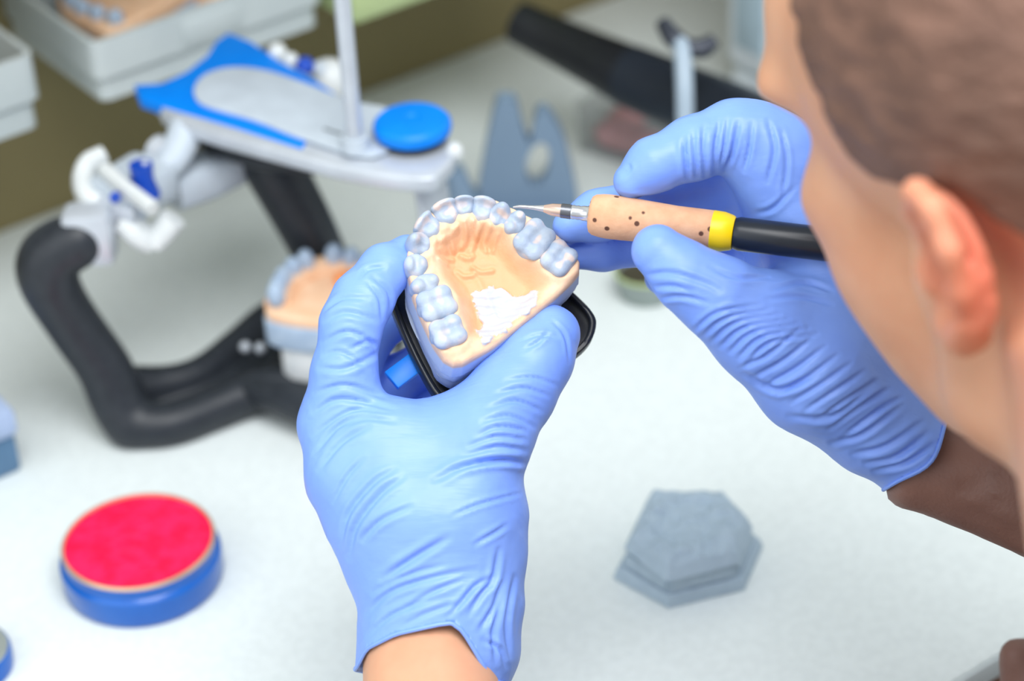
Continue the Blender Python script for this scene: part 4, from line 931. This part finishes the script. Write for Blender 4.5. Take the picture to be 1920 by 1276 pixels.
# ---- head, neck, trunk and arms as one continuous body
hF = nrm([-.43, .16, -.89]); hU = np.array([-.33, .87, .36]); hU = nrm(hU-hF*(hU@hF)); hL = np.cross(hU, hF)
ZE = 675.0; ear = Q3(1790, 490, ZE)
HO = ear-hL*74+hF*20                               # head origin between the ears (camera-frame mm)
Rm = np.stack([hF, hL, hU], 1)               # columns
def hp(f, l, u): return HO+hF*f+hL*l+hU*u
def Wc(p): return CF.inv(np.asarray(p, float))
def lin(lo, hi, step): return np.arange(lo, hi, step)
elL = Wc([-.03, .46, .80]); elR = Q3(2500, 1050, 880); shL = Wc([.12, .22, .99]); shR = Wc([.42, .46, 1.06]); nb_ = Q3(2340, 1150, 645)
chest = Wc([.31, .36, .90]); belly = Wc([.27, .42, .74]); pelvis = Wc([.29, .40, .60])
def head_sdf(X):
    E = lambda c, r, rot=0: ell_d(X, hp(*c), r, Rm)
    D = E((-8, 0, 42), (96, 74, 78))
    D = smin(D, E((30, 0, 38), (66, 66, 70)), 14)
    D = smin(D, E((52, 0, 0), (46, 56, 62)), 16)              # face mass
    D = smin(D, E((76, 34, 40), (18, 29, 12)), 12); D = smin(D, E((76, -34, 40), (18, 29, 12)), 12)   # brows
    D = smin(D, E((66, 0, 58), (34, 55, 36)), 14)
    D = smin(D, E((65, 46, -2), (24, 19, 16)), 14); D = smin(D, E((65, -46, -2), (24, 19, 16)), 14)   # cheekbones
    D = smin(D, E((58, 0, -48), (38, 42, 34)), 16)
    D = smin(D, E((84, 0, -82), (17, 24, 15)), 14)            # chin
    for s in (1, -1):
        D = smin(D, cone_d(X, hp(6, s*57, -58), 15, hp(72, s*27, -86), 14), 14)   # jaw
        D = smin(D, E((46, s*42, -44), (34, 22, 32)), 14); D = smin(D, E((56, s*46, -24), (26, 20, 24)), 12)     # cheek
        D = smin(D, cone_d(X, hp(4, s*58, -15), 15, hp(6, s*55, -52), 14), 14)
        D = smax(D, -E((94, s*32, 20), (14, 19, 12)), 10)     # eye sockets
        D = smin(D, E((82, s*32, 20), (12, 13, 12)), 3)       # eyeball and lid
    D = smin(D, cone_d(X, hp(90, 0, 28), 6, hp(103, 0, -10), 8), 8)               # nose
    D = smin(D, E((95, 0, -12), (11, 16, 8)), 6)
    D = smin(D, E((93, 0, -38), (10, 24, 5)), 4); D = smin(D, E((92, 0, -47), (10, 22, 6)), 4)
    D = smax(D, -E((106, 0, -42.5), (14, 22, 1.4)), 2)
    for s in (1, -1):                                          # ears
        def e(f, u, l=0): return hp(-20+f*.8-u*.12, s*(75+l*.9), u*.8)
        rim = [(8, 8, 0), (6, 24, 5), (-4, 34, 9), (-17, 31, 12), (-23, 16, 13), (-20, -2, 11), (-12, -18, 7), (-3, -27, 4), (5, -24, 2), (6, -15, 1)]
        Dr = None
        for a, b in zip(rim[:-1], rim[1:]):
            ra = 4.6 if a[1] < -10 else 3.8; d = cone_d(X, e(*a), ra, e(*b), ra if b[1] > -20 else 6.0); Dr = d if Dr is None else smin(Dr, d, 2)
        Dr = smin(Dr, ell_d(X, e(-8, 4, 2), (14, 4, 22), Rm), 4)
        Dr = smin(Dr, cone_d(X, e(-4, 18, 7), 3, e(-12, -6, 7), 3.4), 3)          # antihelix
        Dr = smin(Dr, ell_d(X, e(7, -3, 4), (4.5, 5, 7), Rm), 3)                  # tragus
        D = smin(D, Dr, 5)
        D = smax(D, -ell_d(X, e(-6, 0, 10), (8, 8, 13), Rm), 3); D = smax(D, -cone_d(X, e(-10, 24, 12), 3, e(-16, 8, 14), 3), 2)   # concha, scapha
    return D
def body_sdf(X):
    D = head_sdf(X)
    nk = cone_d(X, hp(-22, 0, -30), 54, nb_+[0, 0, 0], 55)
    nk = smin(nk, cone_d(X, hp(10, 22, -55), 26, nb_+(hp(30, 0, -60)-HO)*.3, 40), 20)
    D = smin(D, nk, 18)
    T = cone_d(X, nb_+(chest-nb_)*.2, 60, chest, 124); T = smin(T, cone_d(X, chest, 128, belly, 125), 30); T = smin(T, cone_d(X, belly, 125, pelvis, 140), 30)
    T = smin(T, cone_d(X, nb_+(chest-nb_)*.3, 50, shL, 52), 20); T = smin(T, cone_d(X, nb_+(chest-nb_)*.3, 50, shR, 52), 20)
    D = smin(D, T, 30)
    wl = Q3(806, 1215, 886); wl2 = Q3(800, 1000, 888); wr = Q3(1700, 850, 896); wr2 = Q3(1560, 680, 896)
    Ar = cone_d(X, shL, 54, elL, 42); Ar = smin(Ar, cone_d(X, elL, 42, wl, 24), 20); Ar = smin(Ar, cone_d(X, wl, 23, wl2, 14), 6)
    Al = cone_d(X, shR, 50, elR, 34); Al = smin(Al, cone_d(X, elR, 32, wr, 13), 20); Al = smin(Al, cone_d(X, wr, 13, wr2, 11), 6)
    D = smin(D, smin(Ar, Al, 1), 20)
    return D
# a grid with fine cells round the head, coarse elsewhere
allp = np.array([hp(110, 0, 0), hp(-105, 0, 0), hp(0, 0, 125), shL-[60, 60, 60], shL+[60, 60, 60], shR+[70, 70, 70], elL-[50, 50, 50], elR+[50, 50, 50], pelvis+[145, 0, 150], pelvis-[145, 145, 150], Q3(800, 1000, 935), Q3(822, 1180, 850)])
lo = allp.min(0)-15; hi = allp.max(0)+15
hc = np.array([hp(x, y, z) for x in (-110, 115) for y in (-92, 92) for z in (-90, 125)]); hlo = np.maximum(hc.min(0), lo); hhi = hc.max(0)
ax = []
for i in range(3):
    a = np.concatenate([lin(lo[i], hlo[i], 5.5), lin(hlo[i]+.5, hhi[i], 2.4), lin(hhi[i]+2, hi[i], 5.5)]); ax.append(np.unique(a).astype(np.float32))
X = mg(ax); D = body_sdf(X).astype(np.float32)
D[0] = D[-1] = 9; D[:, 0] = D[:, -1] = 9; D[:, :, 0] = D[:, :, -1] = 9
V, Qd = nets(D, ax, 2)
M_skin = mat('skin', (220, 168, 136), .5, col2=(212, 156, 124), scale=40, sss=.25, sss_scale=.006, spec=.35, attr=['ear_red', 'stubble'], attrcols=[(214, 112, 88), (168, 128, 108)])
# hair: skull surface above the hairline, thickened
loc = (V-HO)@Rm                              # f,l,u
f_, l_, u_ = loc.T
al = np.abs(l_)
ear_red = np.exp(-(((f_+36)/22)**2+((al-78)/14)**2+((u_-2)/34)**2))*np.clip((al-70)/6, 0, 1)  # redder tone on and behind the ears
ear_red = np.maximum(ear_red*.9, .5*np.exp(-(((f_+30)/18)**2+((u_-10)/30)**2))*(al > 55))
stub = .22*np.clip((55-f_)/40, 0, 1)*np.clip((-u_-20)/20, 0, 1)*(u_ > -95)
body = meshobj('body', CF(V), Qd, M_skin, person, attrs=dict(ear_red=ear_red, stubble=stub))
# hair cap
hax = [np.arange(a, b, 2.0, dtype=np.float32) for a, b in zip(hc.min(0), hc.max(0)+20)]; Xh = mg(hax)
lf = [sum((Xh[i]-np.float32(HO[i]))*np.float32(Rm[i, j]) for i in range(3)) for j in range(3)]
E = lambda c, r: ell_d(Xh, hp(*c), r, Rm)
Dh = smin(E((-8, 0, 42), (99.5, 77.5, 82.5)), E((28, 0, 42), (67, 70.5, 72)), 14)
Lf, Ll, Lu = lf
# hairline: forehead limit, temples, over the ears, nape
line = 30-.0*Lu+np.clip((Lu-40)*.35, -30, 12)-np.abs(Ll)*.10
Dh = smax(Dh, (Lf-line), 3)
low = np.where(Lf > 8, 22+(Lf-8)*.62, np.where(Lf > -30, 22+0*Lf, 22+(Lf+30)*1.35)); low = np.maximum(low, -48)
Dh = smax(Dh, low-Lu, 3)
Dh = np.broadcast_to(Dh, tuple(len(a) for a in hax)).astype(np.float32).copy(); Dh[0] = Dh[-1] = 9; Dh[:, 0] = Dh[:, -1] = 9; Dh[:, :, 0] = Dh[:, :, -1] = 9
Vh, Qh = nets(Dh, hax, 2); Nh = vnormals(Vh, Qh)
lh = (Vh-HO)@Rm; Vh = Vh+Nh*(1.1*vnoise(lh*[.5, 1, 1], 6, 5)+.6*vnoise(lh*[.4, 1, 1], 3, 6))[:, None]
M_hair = mat('short_brown_hair', (124, 92, 78), .6, col2=(104, 76, 64), scale=60, bump=.0012, bscale=420, contrast=(.3, .7))
meshobj('hair', CF(Vh), Qh, M_hair, person)
for s in (1, -1):                            # eyebrows
    MB(CF).tube([hp(90, s*16, 40), hp(90, s*30, 44), hp(80, s*47, 40)], [2.2, 3, 1.6], 10, sub=4).build('eyebrow', M_hair, person)
# shirt: trunk and sleeves, a loose layer over the body
M_shirt = mat('brown_shirt', (140, 104, 92), .5, col2=(128, 94, 84), scale=30, bump=.0002, bscale=700)
def shirt_sdf(X):
    T = cone_d(X, nb_+(chest-nb_)*.22, 80, chest, 136); T = smin(T, cone_d(X, chest, 136, belly, 134), 30); T = smin(T, cone_d(X, belly, 134, pelvis, 150), 30)
    T = smin(T, cone_d(X, nb_+(chest-nb_)*.3, 58, shL, 62), 20); T = smin(T, cone_d(X, nb_+(chest-nb_)*.3, 58, shR, 62), 20)
    T = smin(T, cone_d(X, shL, 66, shL+(elL-shL)*.5, 60), 12)                 # short left sleeve
    w = Q3(1735, 862, 897); T2 = smin(cone_d(X, shR, 66, elR, 46), cone_d(X, elR, 44, w, 19), 20)
    T = smin(T, T2, 12)
    bl = Q3(2010, 1330, 985); T = smin(T, cone_d(X, bl, 28, belly, 60), 20); T = smin(T, cone_d(X, Q3(1906, 1228, 975), 8, bl, 28), 6); T = smin(T, cone_d(X, Q3(1906, 1228, 975), 8, Q3(1912, 1420, 985), 9), 3)
    return T
lo = np.minimum(np.minimum(shL, pelvis), elL)-170; hi = np.maximum(np.maximum(shR, pelvis), elR)+165
lo = np.minimum(lo, Q3(1680, 900, 960)); lo = np.minimum(lo, Q3(1850, 1500, 1040))
ax = [np.arange(lo[i], hi[i], 4.0, dtype=np.float32) for i in range(3)]; X = mg(ax); D = shirt_sdf(X)
D = np.maximum(D, -(cone_d(X, hp(-22, 0, -30), 60, nb_, 66)))                 # neckline
wq = Q3(1690, 830, 897); wd = nrm(Q3(1728, 862, 897)-elR)
D = np.maximum(D, (X[0]-wq[0])*wd[0]+(X[1]-wq[1])*wd[1]+(X[2]-wq[2])*wd[2])
D = D.astype(np.float32); D[0] = D[-1] = 9; D[:, 0] = D[:, -1] = 9; D[:, :, 0] = D[:, :, -1] = 9
V, Qd = nets(D, ax, 2); Nn = vnormals(V, Qd); V = V+Nn*(2.2*vnoise(V, 28, 3)+1.0*vnoise(V, 12, 4))[:, None]
V = strokes_apply(V, Nn, [([(1760, 905), (1830, 925), (1900, 960)], 1.6, 1.6), ([(1790, 900), (1850, 900), (1900, 915)], 1.4, 1.4), ([(1800, 940), (1850, 965), (1920, 1010)], 1.6, 1.4)], (800, 960))
meshobj('shirt', CF(V), Qd, M_shirt, person)
# seated legs on a stool, out of the frame but holding the trunk up
M_trs = mat('dark_trousers', (60, 62, 74), .8)
b = MB(); 
for s in (-1, 1):
    hpv = np.array([.29, .40, .50])+np.array([.10, .06, 0])*s; kn = hpv+np.array([-.20, .36, -.02]); an = kn+np.array([.03, -.04, -.40])
    b = MB(); b.tube([hpv, (hpv+kn)/2, kn, kn+[0, .01, -.06], (kn+an)/2, an], [.088, .08, .062, .06, .055, .045], 24, sub=4, up=(1, .1, 0)); b.build('trouser_leg', M_trs, person)
    f = an+np.array([-.03, .06, -.04]); MB().ball(f, (.05, .11, .042)).build('shoe', M_hblk, person)
M_seat = mat('stool_black_vinyl', (34, 34, 38), .4); M_chr = mat('chrome', (200, 202, 206), .2, metal=1)
f9 = Frame([.29, .38, 0], (1, 0, 0), (0, 1, 0)); st_ = thing('stool', 'round black stool under the seated person', 'stool', f9.o)
MB(f9).lathe([(150, 345), (175, 352), (178, 385), (160, 400), (.01, 402)], 48).build('seat', M_seat, st_)
MB(f9).lathe([(22, 60), (22, 344)], 24).build('column', M_chr, st_)
for k in range(5):
    a = 2*math.pi*k/5; MB(f9).tube([(20*math.cos(a), 20*math.sin(a), 66), (240*math.cos(a), 240*math.sin(a), 45)], [16, 11], 14).build('base_arm', M_chr, st_)
    MB(f9).ball((240*math.cos(a), 240*math.sin(a), 22), (22, 22, 22), 14).build('caster', M_seat, st_)
